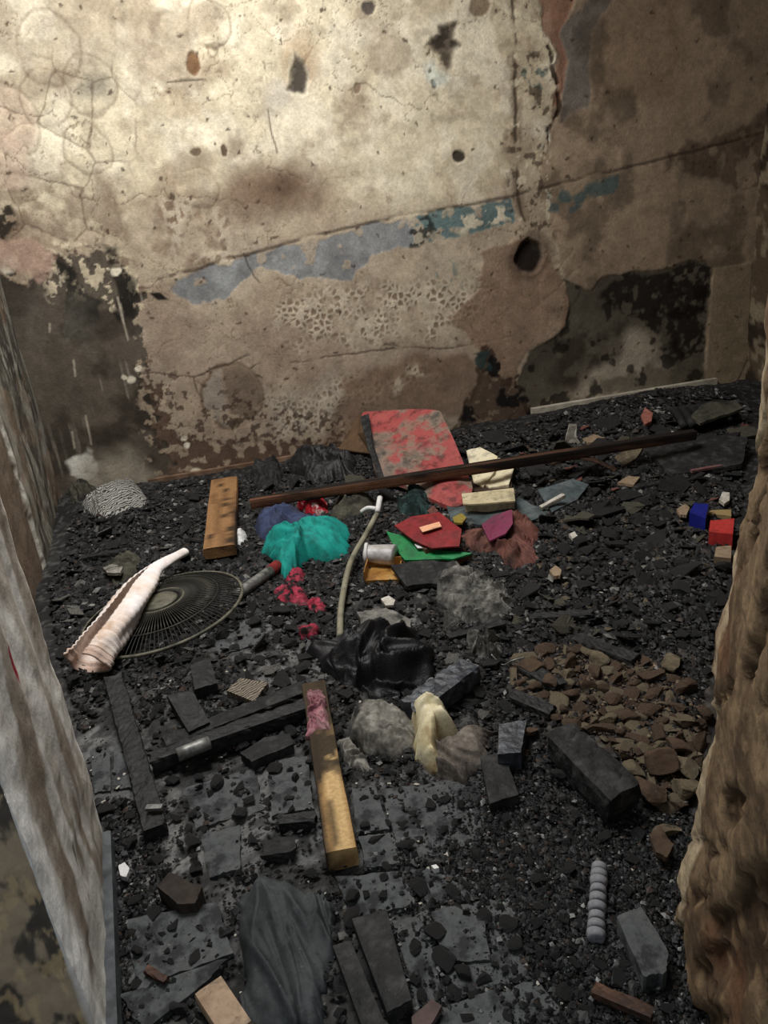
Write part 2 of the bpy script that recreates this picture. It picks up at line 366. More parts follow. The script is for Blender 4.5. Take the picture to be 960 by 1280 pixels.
    dk2 = reg([(60, 345), (75, 318), (135, 306), (180, 365), (176, 400), (110, 400), (60, 380)], .03, .8); c = mixc(c, lin(24, 22, 20), dk*dk2*sst(.4, .55, n2)*.85)
    c = mixc(c, lin(96, 92, 82), dk*reg([(30, 360), (110, 380), (110, 430), (40, 420)], .08, 1)*sst(.4, .6, n2)*.6)
    c = mixc(c, lin(224, 220, 208), blob(106, 580, 15, 16, .25, 1.0)*.95)
    c = mixc(c, lin(168, 158, 140), dk*reg([(110, 570), (160, 565), (195, 600), (180, 640), (90, 640)], .06, .7)*.75)
    dr = sst(.71, .76, vn2(X*75, Z*3.5, 83))*sst(.5, .65, fbm(X, Z, 4, 3, 84)); c = mixc(c, lin(140, 132, 118), dk*dr*.6)
    for (ax, ay, bx, by) in ((147, 372, 160, 425), (150, 380, 154, 400), (92, 450, 94, 470), (107, 520, 114, 555), (90, 540, 93, 560), (62, 405, 62, 415), (75, 345, 76, 358)):
        dd = seg_d(WPL([(ax, ay), (bx, by)]), X, Z); c = mixc(c, lin(176, 166, 148), sst(.007, .002, dd)*.8)
    for (ax, ay, r_) in ((164, 473, 5), (175, 460, 4), (146, 338, 5), (8, 330, 9), (247, 592, 7), (229, 548, 4), (232, 557, 4), (155, 470, 3), (228, 600, 4)):
        c = mixc(c, lin(226, 216, 194), blob(ax, ay, r_, r_*.9, .2, .35))
    c = mixc(c, lin(176, 148, 130), reg([(-30, 300), (40, 300), (75, 318), (62, 336), (50, 352), (36, 340), (-30, 330)], .012, .6)*.85)
    c = mixc(c, lin(30, 26, 22), reg([(-20, 250), (10, 255), (18, 275), (8, 300), (-20, 300)], .012, 1)*sst(.47, .53, n3)*.9)
    c = mixc(c, lin(34, 28, 24), reg([(120, 300), (140, 305), (160, 338), (140, 330)], .02, 1)*sst(.5, .55, n3)*.9)
    c = mixc(c, lin(30, 26, 22), reg([(186, 366), (200, 366), (210, 374), (198, 375)], .004, .2))
    # holes knocked in the wall
    for (hx, hy, rx, ry, d_, hc) in ((660, 322, 16, 18, .05, (16, 12, 10)), (241, 82, 6, 10, .012, (116, 86, 58)), (458, 8, 8, 6, .01, (90, 80, 76)), (576, 194, 8, 6, .012, (50, 42, 34)), (545, 105, 3, 5, .008, (60, 50, 40)), (282, 186, 4, 5, .008, (90, 74, 58)), (243, 186, 6, 4, .005, (110, 94, 76)), (600, 8, 12, 8, .008, (140, 122, 100)), (447, 108, 4, 6, .006, (140, 120, 100))):
        k = blob(hx, hy, rx, ry, .18, .45); c = mixc(c, lin(*hc), k*.95); hgt -= k*d_
    for pts, d_, hc in (([(533, 60), (540, 50), (550, 47), (550, 34), (560, 37), (572, 31), (568, 48), (577, 57), (560, 66), (545, 66)], .018, (86, 74, 62)), ([(548, 64), (566, 64), (558, 88), (554, 84)], .006, (132, 118, 98)), ([(374, 66), (382, 80), (386, 98), (382, 113), (372, 117), (362, 112), (366, 92)], .03, (64, 56, 50))):
        k = reg(pts, .016, .55); c = mixc(c, lin(*hc), k*.95); c = mixc(c, lin(40, 34, 30), k*sst(.5, .6, n3)*.7); hgt -= k*d_
    k = np.clip(blob(660, 322, 24, 26, .25, .8)-blob(660, 322, 16, 18, .18, .45), 0, 1); c = mixc(c, lin(66, 46, 34), k*.6)
    c = mixc(c, lin(206, 214, 204), np.clip(blob(548, 88, 12, 14, .5, .6)-blob(556, 60, 14, 22, .3, .5), 0, 1)*.7)
    c = mixc(c, lin(196, 188, 178), blob(350, 112, 14, 14, .6, 1)*.6); c = mixc(c, lin(170, 134, 96), np.clip(blob(376, 78, 18, 24, .5, .6)-blob(374, 92, 10, 22, .2, .5), 0, 1)*.5)
    # peppered soot specks
    w1, w2, wi = worley(X*16+(n4-.5)*.6, Z*16+(n3-.5)*.6, 77)
    c = mixc(c, lin(70, 54, 42), sst(.17, .08, w1)*(wi > .86)*(1-dk)*.8)
    c = c*(1 + (n4-.5)[:, None]*.3)*(1+(fbm(X, Z, 20, 4, 90)-.5)[:, None]*.5)
    v = np.stack([X, YB - hgt*.55, Z], 1)
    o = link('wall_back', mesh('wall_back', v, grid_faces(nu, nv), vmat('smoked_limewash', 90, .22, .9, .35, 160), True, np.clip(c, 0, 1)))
    return struct(o, 'cream limewashed back wall, smoke-stained, with a peeling blue band', 'wall')
random.seed(3)
build_back_wall()

# ------------------------------------------------------------------ side walls, jambs, ceiling
def wall_grid(name, pos, un, vn_, res, colfn, dispfn, nrm, m, label, flip=False):
    u = np.linspace(0, 1, max(2, int(un/res))); v_ = np.linspace(0, 1, max(2, int(vn_/res)))
    U, V = np.meshgrid(u, v_, indexing='ij'); nu, nv = U.shape; U = U.ravel(); V = V.ravel()
    p = pos(U, V); a = U*un; b = V*vn_
    c = colfn(a, b, p); p = p + np.asarray(nrm)*dispfn(a, b)[:, None]
    o = link(name, mesh(name, p, grid_faces(nu, nv, flip), m, True, np.clip(c, 0, 1)))
    return struct(o, label, 'wall')

def col_left(a, b, p):      # a along depth from the near end, b height
    n1 = fbm(a, b, 4, 5, 101); n2 = fbm(a*2.5, b*.7, 5, 4, 102); n3 = fbm(a, b, 24, 4, 103)
    c = np.tile(lin(98, 94, 84), (len(a), 1))
    c = mixc(c, lin(60, 56, 50), sst(.45, .62, n1)*.75); c = mixc(c, lin(170, 165, 152), sst(.5, .66, n2)*.65)
    c = mixc(c, lin(132, 112, 92), sst(.56, .66, fbm(a, b, 6, 4, 104))*.6)
    c = mixc(c, lin(212, 208, 196), sst(.6, .66, n3)*sst(.45, .6, n1)*.3)
    c = mixc(c, lin(190, 184, 170), sst(.05, .03, b)*.5)
    near = sst(1.62, 1.55, a + (n3-.5)*.08); c = mixc(c, lin(120, 102, 86), near*.8)
    ed = sst(.03, .008, np.abs(a-1.6+(n2-.5)*.08)); c = mixc(c, lin(206, 202, 190), ed*.8)
    return c
LW0, LW1 = 1.36, YB + .02
wall_grid('wall_left', lambda U, V: np.stack([wall_left_x(LW0+(LW1-LW0)*U), LW0+(LW1-LW0)*U, -.05+V*(CEIL+.05)], 1), LW1-LW0, CEIL+.05, .009,
          col_left, lambda a, b: (fbm(a, b, 6, 4, 105)-.5)*.02 - .012*sst(1.62, 1.57, a+(fbm(a, b, 24, 4, 103)-.5)*.08), (1, .08, 0),
          vmat('sooty_plaster', 70, .3, .85, .4, 140), 'sooty grey plaster left wall streaked with white runs', True)

def jamb_x(y): return -.402 + (1.362-y)*.114
JY0, JY1 = .845, 1.375
def jamb_col(p, kind, along):
    """kind 0 face toward the doorway, 1 reveal, 2 room side"""
    a = along; b = p[:, 2]
    n1 = fbm(a*2.0, b*.8, 4, 5, 111); n2 = fbm(a*2.2, b, 6, 3, 112); n3 = fbm(a, b, 30, 4, 113); n5 = fbm(a*5, b*1.0, 3, 3, 114)
    c = np.tile(lin(192, 184, 172), (len(a), 1))
    c = mixc(c, lin(140, 126, 110), sst(.46, .62, n1)*.75); c = mixc(c, lin(222, 217, 208), sst(.52, .62, n2)*.55)
    c = mixc(c, lin(124, 110, 94), sst(.53, .66, n5)*.6); c = mixc(c, lin(234, 232, 226), sst(.54, .66, fbm(a*3.5, b*.7, 4, 3, 115))*.7)
    c = mixc(c, lin(246, 245, 241), sst(.12, .05, a-JY0+(n3-.5)*.06)*.9)
    q = PX(3, 832, -.39); d = np.hypot((a-q[1])/.012, (b-q[2])/.03); c = mixc(c, lin(150, 30, 46), sst(1.2, .8, d+(n3-.5)))
    d = seg_d([(1.07, .13), (1.085, .27)], a, b); c = mixc(c, lin(40, 36, 32), sst(.005, .001, d)*.9)
    m1 = fbm(p[:, 0]*1.6, b*.8, 16, 5, 121); m2 = fbm(p[:, 0]*1.6, b*.8, 40, 4, 122)
    f = np.tile(lin(150, 134, 112), (len(a), 1)); f = mixc(f, lin(56, 53, 50), sst(.44, .54, m1)*.9); f = mixc(f, lin(184, 160, 122), sst(.53, .64, m2)*.6)
    g = np.tile(lin(98, 94, 84), (len(a), 1))
    k = kind[:, None]; return np.where(k == 0, f, np.where(k == 1, c, g))
def build_left_jamb():
    zs = np.concatenate([np.linspace(-.02, 1.25, 300), np.linspace(1.26, CEIL, 80)]); rows = []
    for t in np.linspace(1.0, .06, 150)**2: rows.append((jamb_x(JY0)-t, JY0, 0, JY0))
    for t in np.linspace(0, 1, 70): y = JY0+(JY1-JY0)*t; rows.append((jamb_x(y), y, 1, y))
    for t in np.linspace(.01, 1.0, 12): rows.append((jamb_x(JY1)-t, JY1, 2, JY1))
    pl = np.array(rows); nrm = np.gradient(pl[:, :2], axis=0); nrm /= np.linalg.norm(nrm, axis=1)[:, None]; nrm = np.stack([nrm[:, 1], -nrm[:, 0]], 1)
    V = np.zeros((len(pl), len(zs), 3)); V[..., 0] = pl[:, 0][:, None]; V[..., 1] = pl[:, 1][:, None]; V[..., 2] = zs[None]
    p = V.reshape(-1, 3); kd = np.repeat(pl[:, 2], len(zs)); al = np.repeat(pl[:, 3], len(zs)); nn = np.repeat(nrm, len(zs), 0)
    d = (fbm3(p, 4, 3, 116)-.5)*.03 + (fbm3(p, 18, 3, 117)-.5)*.010*np.where(kd == 0, 2.2, 1.0)
    col = jamb_col(p, kd, al); p[:, :2] += nn*d[:, None]
    o = link('wall_jamb_left', mesh('wall_jamb_left', p, grid_faces(len(pl), len(zs)), vmat('worn_painted_plaster', 60, .16, .75, .25, 150), True, np.clip(col, 0, 1)))
    struct(o, 'grey-white marbled plaster doorway jamb with a white chipped edge', 'wall')
build_left_jamb()
# dark skirting board at the foot of the left jamb
def box(c0, c1):
    x0, y0, z0 = c0; x1, y1, z1 = c1
    v = [(x0, y0, z0), (x1, y0, z0), (x1, y1, z0), (x0, y1, z0), (x0, y0, z1), (x1, y0, z1), (x1, y1, z1), (x0, y1, z1)]
    return v, [(0, 3, 2, 1), (4, 5, 6, 7), (0, 1, 5, 4), (1, 2, 6, 5), (2, 3, 7, 6), (3, 0, 4, 7)]
v, f = box((0, .70, -.01), (1, 1.36, .045)); v = [(jamb_x(y)+(-.03 if x == 0 else .015), y, z) for x, y, z in v]
sk = put('baseboard_left', v, f, mat('dark_grey_board', [(58, 62, 66), (92, 96, 98)], 30, .7, .3))
struct(sk, 'dark grey skirting strip at the foot of the doorway reveal', 'skirting')

# broken brown jamb on the right
def build_right_jamb():
    ed = [(960, 380), (958, 480), (946, 545), (935, 610), (915, 700), (900, 800), (890, 880), (870, 1000), (850, 1100), (838, 1180), (842, 1250)]
    far = np.array([PY(x, y, .85) for x, y in ed]); zz = far[::-1, 2]; xx = far[::-1, 0]
    ne = np.array([PY(x, y, .50) for x, y in ((964, 860), (960, 1070), (945, 1280), (940, 1400))]); nz = ne[::-1, 2]; nx = ne[::-1, 0]
    zs = np.linspace(-.02, CEIL, 360)
    fx = np.interp(zs, zz, xx); nxx = np.interp(zs, nz, nx) + .004
    fx = np.where(zs > zz[-1], xx[-1] + (zs-zz[-1])*.03, fx); nxx = np.where(zs > nz[-1], nx[-1]+(zs-nz[-1])*.05, nxx)
    fx = fx + (fbm(zs, zs*0, 14, 4, 131)-.5)*.02
    nu = 60; V = []
    us = np.concatenate([np.linspace(1.0, 0, 14)[:-1]*1.0, ])
    cols = []
    rows = []
    for x_off in np.linspace(2.4, .02, 18): rows.append(('b', x_off))
    for t in np.linspace(0, 1, 34): rows.append(('r', t))
    for x_off in np.linspace(.02, 2.4, 18): rows.append(('f', x_off))
    for kind, t in rows:
        if kind == 'b': x, y = fx + t, np.full(zs.shape, .86)
        elif kind == 'f': x, y = nxx + t, np.full(zs.shape, .495)
        else: x, y = fx*(1-t)+nxx*t - .012*math.sin(t*math.pi), np.full(zs.shape, .85-.35*t)
        V.append(np.stack([x, y, zs], 1))
    V = np.array(V); nu, nv = V.shape[:2]; p = V.reshape(-1, 3)
    a = p[:, 1]*1.0; b = p[:, 2]
    n = fbm3(p, 9, 4, 132); gou = fbm((a+b*.75)*3.2, (b-a*.75)*.8, 6, 4, 133); n3 = fbm3(p, 40, 3, 134)
    d = (n-.5)*.026 + (n3-.5)*.009 - .016*sst(.48, .66, gou)
    face = np.zeros(len(p)); k0 = 18*nv; k1 = (18+34)*nv; q = np.arange(len(p))
    p[:, 0] -= np.where((q >= k0) & (q < k1), d, 0); p[:, 1] += np.where(q < k0, d*.6, 0) - np.where(q >= k1, d*.6, 0)
    c = np.tile(lin(112, 93, 71), (len(p), 1)); c = mixc(c, lin(76, 59, 43), sst(.45, .62, n)*.8); c = mixc(c, lin(58, 42, 29), sst(.5, .64, gou)*.85)
    c = mixc(c, lin(140, 118, 88), sst(.55, .66, n3)*.5); c = mixc(c, lin(104, 70, 48), sst(.56, .64, fbm3(p, 5, 3, 135))*.5)
    c = mixc(c, lin(176, 160, 132), np.where((q >= k0) & (q < k0+5*nv), 1, 0)*sst(.45, .6, fbm3(p, 12, 3, 136))*.7)
    o = link('wall_jamb_right', mesh('wall_jamb_right', p, grid_faces(nu, nv), vmat('raw_brown_render', 45, .45, .95, .8, 70), True, np.clip(c, 0, 1)))
    struct(o, 'broken brown mud-rendered wall end forming the other doorway jamb', 'wall')
build_right_jamb()
def col_right(a, b, p):
    n1 = fbm(a, b, 5, 5, 141); n2 = fbm(a, b, 14, 4, 142)
    c = np.tile(lin(88, 74, 58), (len(a), 1)); c = mixc(c, lin(40, 32, 26), sst(.45, .6, n1)*.8); c = mixc(c, lin(150, 136, 112), sst(.55, .63, n2)*.7); return c
wall_grid('wall_right', lambda U, V: np.stack([np.full(U.shape, XR), .7+(YB-.68)*U, -.05+V*(CEIL+.05)], 1), YB-.68, CEIL+.05, .02, col_right,
          lambda a, b: (fbm(a, b, 5, 4, 143)-.5)*.03, (-1, 0, 0), MATS['sooty_plaster'], 'soot-darkened right wall beyond the doorway')
# ceiling with the burnt opening
def slab(x0, x1, y0, y1):
    return box((x0, y0, CEIL), (x1, y1, CEIL+.12))
cv, cf = [], []
for r_ in ((-1.4, OPEN[0], .6, 4.0), (OPEN[1], 3.1, .6, 4.0), (OPEN[0], OPEN[1], .6, OPEN[2]), (OPEN[0], OPEN[1], OPEN[3], 4.0)):
    v, f = slab(*r_); k = len(cv); cv += v; cf += [tuple(i+k for i in q) for q in f]
o = link('ceiling', mesh('ceiling', cv, cf, mat('smoked_ceiling', [(60, 52, 44), (110, 98, 82)], 4, .95, .3)))
struct(o, 'smoke-blackened ceiling with an open hole letting in daylight', 'ceiling')

# ------------------------------------------------------------------ floor
MOUNDS = [(1.9, 3.3, .9, .5, .07), (2.3, 3.6, .7, .25, .06), (1.0, 3.45, .6, .3, .05), (1.35, 1.75, .4, .4, .05), (-.55, 3.6, .3, .25, .04), (.9, 2.5, .3, .3, .02), (2.2, 2.4, .6, .6, .05)]
def hf(x, y):
    x = np.asarray(x, float); y = np.asarray(y, float)
    h = (fbm(x, y, 2.2, 3, 201)-.5)*.03 + (fbm(x, y, 9, 3, 202)-.5)*.012
    for mx, my, sx, sy, mh in MOUNDS:
        h = h + mh*np.exp(-((x-mx)/sx)**2-((y-my)/sy)**2)
    return h
def G(px, py, lift=0.0):
    z = 0.0
    for _ in range(6):
        p = P(px, py, z+lift); z = float(hf(p[0], p[1]))
    return P(px, py, z+lift)
def build_floor():
    xs = np.arange(-1.35, XR+.1, .0095); ys = np.arange(.30, YB+.05, .0095)
    X, Y = np.meshgrid(xs, ys, indexing='ij'); nu, nv = X.shape; X = X.ravel(); Y = Y.ravel()
    n1 = fbm(X, Y, 4, 5, 211); n2 = fbm(X, Y, 14, 5, 212); n3 = fbm(X, Y, 40, 3, 213)
    FP = lambda pts: [tuple(P(*q)[:2]) for q in pts]
    wx = X+(fbm(X, Y, 6, 4, 214)-.5)*.2; wy = Y+(fbm(X, Y, 6, 4, 215)-.5)*.2
    c = np.tile(lin(20, 19, 18), (len(X), 1)); c = mixc(c, lin(46, 45, 43), sst(.5, .66, n2)*.7)
    ash = np.zeros(len(X))
    for pts, s in (([(100, 905), (230, 950), (390, 930), (420, 985), (610, 965), (640, 1010), (600, 1090), (470, 1090), (300, 1110), (280, 1180), (150, 1300), (130, 1060)], .08),
                   ([(250, 790), (330, 760), (410, 770), (420, 840), (350, 860), (260, 840)], .06), ([(180, 840), (280, 830), (300, 900), (190, 900)], .05), ([(420, 1080), (620, 1060), (720, 1300), (400, 1300)], .08), ([(85, 850), (140, 850), (170, 960), (110, 990)], .05), ([(430, 750), (520, 745), (530, 800), (430, 805)], .05)):
        ash = np.maximum(ash, sst(s, -s, sdf(FP(pts), wx, wy)))
    c = mixc(c, lin(100, 100, 99), ash*sst(.62, .46, n2)*.95); c = mixc(c, lin(134, 132, 128), ash*sst(.58, .68, n1)*.6)
    c = mixc(c, lin(22, 22, 23), ash*sst(.57, .62, fbm(X, Y, 22, 4, 216))*.9)
    br = sst(.12, -.12, sdf(FP([(640, 840), (880, 820), (890, 960), (850, 1060), (800, 1020), (720, 930)]), wx, wy)); c = mixc(c, lin(62, 47, 35), br*sst(.4, .6, n2)*.8)
    sp = fbm(X, Y, 55, 3, 219); c = mixc(c, lin(84, 83, 80), sst(.6, .7, sp)*.6); c = mixc(c, lin(14, 14, 14), sst(.42, .34, sp)*.7)
    # joints of the pavers
    g1, g2, gi = worley(X*3.2+(n2-.5)*.3, Y*3.2+(n1-.5)*.3, 9); jt = sst(.04, .012, g2-g1)*ash; c = mixc(c, lin(16, 16, 16), jt*.9)
    Z = hf(X, Y) + (n2-.5)*.022*(1-.75*ash) + (n3-.5)*.012 + (fbm(X, Y, 70, 2, 218)-.5)*.008*(1-.6*ash) - jt*.01 + (gi-.5)*.008*ash
    o = link('floor', mesh('floor', np.stack([X, Y, Z], 1), grid_faces(nu, nv), vmat('ash_and_char', 160, .4, .8, .6, 200, .35), True, np.clip(c, 0, 1)))
    return struct(o, 'floor under grey ash and black char with broken pavers', 'floor')
FLOOR = build_floor()

# ------------------------------------------------------------------ shape builders
def smooth_outline(pts, n=64, jit=0.0, seed=0):
    """closed Catmull-Rom through 3D points, resampled"""
    p = np.asarray(pts, float); m = len(p); out = []
    per = max(3, n//m)
    for i in range(m):
        p0, p1, p2, p3 = p[i-1], p[i], p[(i+1) % m], p[(i+2) % m]
        for k in range(per):
            t = k/per
            out.append(.5*((2*p1)+(-p0+p2)*t+(2*p0-5*p1+4*p2-p3)*t*t+(-p0+3*p1-3*p2+p3)*t**3))
    out = np.array(out)
    if jit:
        s = np.arange(len(out))*.5; ph = 2*math.pi*np.arange(len(out))/len(out)
        nn = fbm(np.cos(ph)*3+seed, np.sin(ph)*3, 2.5, 4, seed)-.5; c = out.mean(0); d = out[:, :2]-c[:2]
        out[:, :2] += d*(nn*jit)[:, None]
    return out
def straight_outline(pts, per=5):
    p = np.asarray(pts, float); out = []
    for i in range(len(p)):
        for k in range(per): out.append(p[i]+(p[(i+1) % len(p)]-p[i])*k/per)
    return np.array(out)
def ring_mesh(outline, K, topfn, thick, bottom_floor=False, core=None):
    """closed lens/slab from a star-shaped 3D outline"""
    N = len(outline); c = outline.mean(0); V = [c.copy()]; R = [0.0]
    for k in range(1, K+1):
        r = k/K
        rim = outline if core is None else core+(outline-core)*r**5
        for q in rim: V.append(c+(q-c)*r); R.append(r)
    V = np.array(V); R = np.array(R)
    top = topfn(V.copy(), R)
    fc = []
    for j in range(N): fc.append((0, 1+j, 1+(j+1) % N))
    for k in range(K-1):
        a = 1+k*N; b = a+N
        for j in range(N): fc.append((a+j, b+j, b+(j+1) % N, a+(j+1) % N))
    nt = len(top); last = 1+(K-1)*N
    if bottom_floor:
        bo = outline.copy(); bo[:, 2] = hf(bo[:, 0], bo[:, 1])-.012
    else:
        bo = top[last:last+N].copy(); bo[:, 2] -= thick
    ctr = bo.mean(0)
    V2 = np.concatenate([top, bo, ctr[None]])
    for j in range(N):
        fc.append((last+j, nt+j, nt+(j+1) % N, last+(j+1) % N)); fc.append((nt+N, nt+(j+1) % N, nt+j))
    # make upward facing
    area2 = np.sum(outline[:, 0]*np.roll(outline[:, 1], -1)-np.roll(outline[:, 0], -1)*outline[:, 1])
    if area2 < 0: fc = [tuple(reversed(q)) for q in fc]
    return V2, fc
def heap(name, label, cat, px, h, m, fold=.02, freq=14, seed=1, K=32, n=150, lift=0, stretch=(1, 1), rot=0, group=None, prof=2.2, parent=None, jit=.3, smooth=True, edge=.8):
    """crumpled soft thing lying on the floor"""
    pts = [G(x, y, lift) for x, y in px]
    o = smooth_outline(pts, n, jit, seed); core = smooth_outline(pts, n)
    ca, sa = math.cos(rot), math.sin(rot)
    def top(V, R):
        z0 = hf(V[:, 0], V[:, 1]) + lift
        a = (V[:, 0]*ca+V[:, 1]*sa)*stretch[0]; b = (-V[:, 0]*sa+V[:, 1]*ca)*stretch[1]
        wa = a+(fbm(a, b, freq*.6, 3, seed+3)-.5)*.22; wb = b+(fbm(a, b, freq*.6, 3, seed+4)-.5)*.22
        r1 = np.clip(1-np.abs(2*fbm(wa, wb, freq, 2, seed)-1)*3.2, 0, 1)**1.3
        r2 = np.clip(1-np.abs(2*fbm(wa, wb, freq*2.4, 2, seed+5)-1)*3.2, 0, 1)
        r3 = np.clip(1-np.abs(2*fbm(wb, wa, freq*5, 2, seed+6)-1)*3, 0, 1)
        pr = np.clip(1-R**prof, 0, 1)**edge
        lo = np.clip((fbm(a, b, freq*.5, 2, seed+9)-.3)*2.5, 0, 1)
        z = z0 + h*pr*(.35+.75*lo) + fold*(r1*.8+r2*.3+r3*.10)*np.clip(pr*1.6+.12, 0, 1)
        V[:, 0] += (fbm(a, b, freq*1.5, 2, seed+11)-.5)*fold*1.6*R; V[:, 1] += (fbm(a, b, freq*1.5, 2, seed+12)-.5)*fold*1.6*R
        V[:, 2] = np.maximum(z, z0-.004); return V
    v, f = ring_mesh(o, K, top, .01, bottom_floor=(lift == 0), core=core); POLYS.append(core[::3, :2])
    ob = put(name, v, f, m, parent, smooth)
    if parent is None: tag(ob, label, cat, group)
    return ob
def plate(name, label, cat, px, lifts, thick, m, warp=.004, seed=1, K=6, parent=None, round_=False, group=None, jit=0.0, per=5, bend=None, tagit=True, smooth=False):
    """flat stiff piece from its corner pixels, each at a height over the floor"""
    if np.isscalar(lifts): lifts = [lifts]*len(px)
    pts = [G(x, y, l) for (x, y), l in zip(px, lifts)]
    o = smooth_outline(pts, per*len(pts), jit, seed) if round_ else straight_outline(pts, per)
    if jit and not round_:
        nn = np.random.RandomState(seed).rand(len(o))-.5; c = o.mean(0); o[:, :2] += (o-c)[:, :2]*(nn*jit)[:, None]
    def top(V, R):
        V[:, 2] += (fbm(V[:, 0], V[:, 1], 14, 3, seed)-.5)*warp*2
        if bend: V[:, 2] += bend(V, R)
        return V
    v, f = ring_mesh(o, K, top, thick)
    if parent is not FLOOR: POLYS.append(np.array([q[:2] for q in pts]))
    ob = put(name, v, f, m, parent, smooth)
    if parent is None and tagit: tag(ob, label, cat, group)
    return ob
def plank_foot(a, b, width):
    A, B = G(*a)[:2], G(*b)[:2]; d = (B-A)/np.linalg.norm(B-A); q = np.array([-d[1], d[0]])*width/2; POLYS.append(np.array([A+q, B+q, B-q, A-q]))
def plank(name, label, cat, a, b, width, thick, m, la=None, lb=None, char=.004, seed=1, parent=None, res=.012, crack=True, bow=0.0, taper=1.0, group=None, roll=0.0, colfn=None, tagit=True, sink=.004, jag=None):
    """sawn or charred length of wood between two pixels"""
    if name != 'long_beam': plank_foot(a, b, width)
    A = G(*a, (thick/2-sink) if la is None else la); B = G(*b, (thick/2-sink) if lb is None else lb)
    d = B-A; L = np.linalg.norm(d); ex = d/L; ey = np.cross([0, 0, 1], ex); ey /= np.linalg.norm(ey); ez = np.cross(ex, ey)
    if roll:
        ey, ez = ey*math.cos(roll)+ez*math.sin(roll), ez*math.cos(roll)-ey*math.sin(roll)
    nl = max(4, int(L/res)); nw = 5; nt = 4
    prof = [(-1+2*i/nw, 1) for i in range(nw)] + [(1, 1-2*i/nt) for i in range(nt)] + [(1-2*i/nw, -1) for i in range(nw)] + [(-1, -1+2*i/nt) for i in range(nt)]
    N = len(prof); V = []
    for i in range(nl+1):
        t = i/nl; s = 1+(taper-1)*t
        for (y, z) in prof:
            k = .94 if abs(y) == 1 and abs(z) == 1 else 1
            V.append((t*L, y*width/2*s*k, z*thick/2*k+bow*math.sin(t*math.pi)))
    V = np.array(V); nn = fbm3(V*np.array([1, 1, 1])+seed*3.1, 1/(width*1.6), 3, seed)-.5
    nrm = V.copy(); nrm[:, 0] = 0; ln = np.linalg.norm(nrm, axis=1)[:, None]+1e-6
    V = V + nrm/ln*(nn*char*2)[:, None]
    if crack:
        w1, w2, wi = worley(V[:, 0]/(width*.45)+seed, (V[:, 1]+V[:, 2]*1.3)/(width*.45), seed)
        V -= nrm/ln*(sst(.16, .02, w2-w1)*char*.9)[:, None]
    e = (fbm(np.arange(N)*.7, np.zeros(N)+seed, 1, 3, seed)-.5)*width*((.5 if crack else .06) if jag is None else jag)
    V[:N, 0] += e; V[-N:, 0] += e[::-1]
    fc = []
    for i in range(nl):
        for j in range(N): fc.append((i*N+j, i*N+(j+1) % N, (i+1)*N+(j+1) % N, (i+1)*N+j))
    fc.append(tuple(range(N))[::-1]); fc.append(tuple(nl*N+j for j in range(N)))
    fc = [tuple(reversed(q)) for q in fc]
    W = A + V[:, :1]*ex + V[:, 1:2]*ey + V[:, 2:3]*ez
    ob = put(name, W, fc, m, parent, False, colfn(V, L, width, thick) if colfn else None)
    if parent is None and tagit: tag(ob, label, cat, group)
    return ob
def tube_pts(pts, rad, n=10, per=6, cap=True):
    p = np.asarray(pts, float); out = []; rr = []
    rads = np.full(len(p), rad) if np.isscalar(rad) else np.asarray(rad, float)
    for i in range(len(p)-1):
        p0, p1, p2, p3 = p[max(i-1, 0)], p[i], p[i+1], p[min(i+2, len(p)-1)]
        for k in range(per):
            t = k/per; out.append(.5*((2*p1)+(-p0+p2)*t+(2*p0-5*p1+4*p2-p3)*t*t+(-p0+3*p1-3*p2+p3)*t**3)); rr.append(rads[i]*(1-t)+rads[i+1]*t)
    out.append(p[-1]); rr.append(rads[-1]); c = np.array(out); rr = np.array(rr)
    V = []; prev = np.array([0, 0, 1.0])
    for i in range(len(c)):
        tn = c[min(i+1, len(c)-1)]-c[max(i-1, 0)]; tn /= np.linalg.norm(tn)+1e-9
        a = prev-tn*prev.dot(tn); a /= np.linalg.norm(a)+1e-9; b = np.cross(tn, a); prev = a
        for j in range(n):
            th = 2*math.pi*j/n; V.append(c[i]+rr[i]*(math.cos(th)*a+math.sin(th)*b))
    fc = []
    for i in range(len(c)-1):
        for j in range(n): fc.append((i*n+j, i*n+(j+1) % n, (i+1)*n+(j+1) % n, (i+1)*n+j))
    if cap: fc.append(tuple(range(n))[::-1]); fc.append(tuple((len(c)-1)*n+j for j in range(n)))
    return np.array(V), fc
def tube(name, label, cat, pts, rad, m, parent=None, n=10, group=None, per=6):
    v, f = tube_pts(pts, rad, n, per); ob = put(name, v, f, m, parent, True)
    if parent is None: tag(ob, label, cat, group)
    return ob

# icosphere base for lumps
def ico(sub):
    t = (1+5**.5)/2
    v = [(-1, t, 0), (1, t, 0), (-1, -t, 0), (1, -t, 0), (0, -1, t), (0, 1, t), (0, -1, -t), (0, 1, -t), (t, 0, -1), (t, 0, 1), (-t, 0, -1), (-t, 0, 1)]
    f = [(0, 11, 5), (0, 5, 1), (0, 1, 7), (0, 7, 10), (0, 10, 11), (1, 5, 9), (5, 11, 4), (11, 10, 2), (10, 7, 6), (7, 1, 8), (3, 9, 4), (3, 4, 2), (3, 2, 6), (3, 6, 8), (3, 8, 9), (4, 9, 5), (2, 4, 11), (6, 2, 10), (8, 6, 7), (9, 8, 1)]
    v = [np.array(q)/np.linalg.norm(q) for q in v]
    for _ in range(sub):
        mid = {}; nf = []
        def m_(a, b):
            k = (min(a, b), max(a, b))
            if k not in mid:
                q = v[a]+v[b]; v.append(q/np.linalg.norm(q)); mid[k] = len(v)-1
            return mid[k]
        for a, b, c in f:
            ab, bc, ca = m_(a, b), m_(b, c), m_(c, a); nf += [(a, ab, ca), (b, bc, ab), (c, ca, bc), (ab, bc, ca)]
        f = nf
    return np.array(v), np.array(f)
ICO0, ICO1, ICO2 = ico(0), ico(1), ico(2)
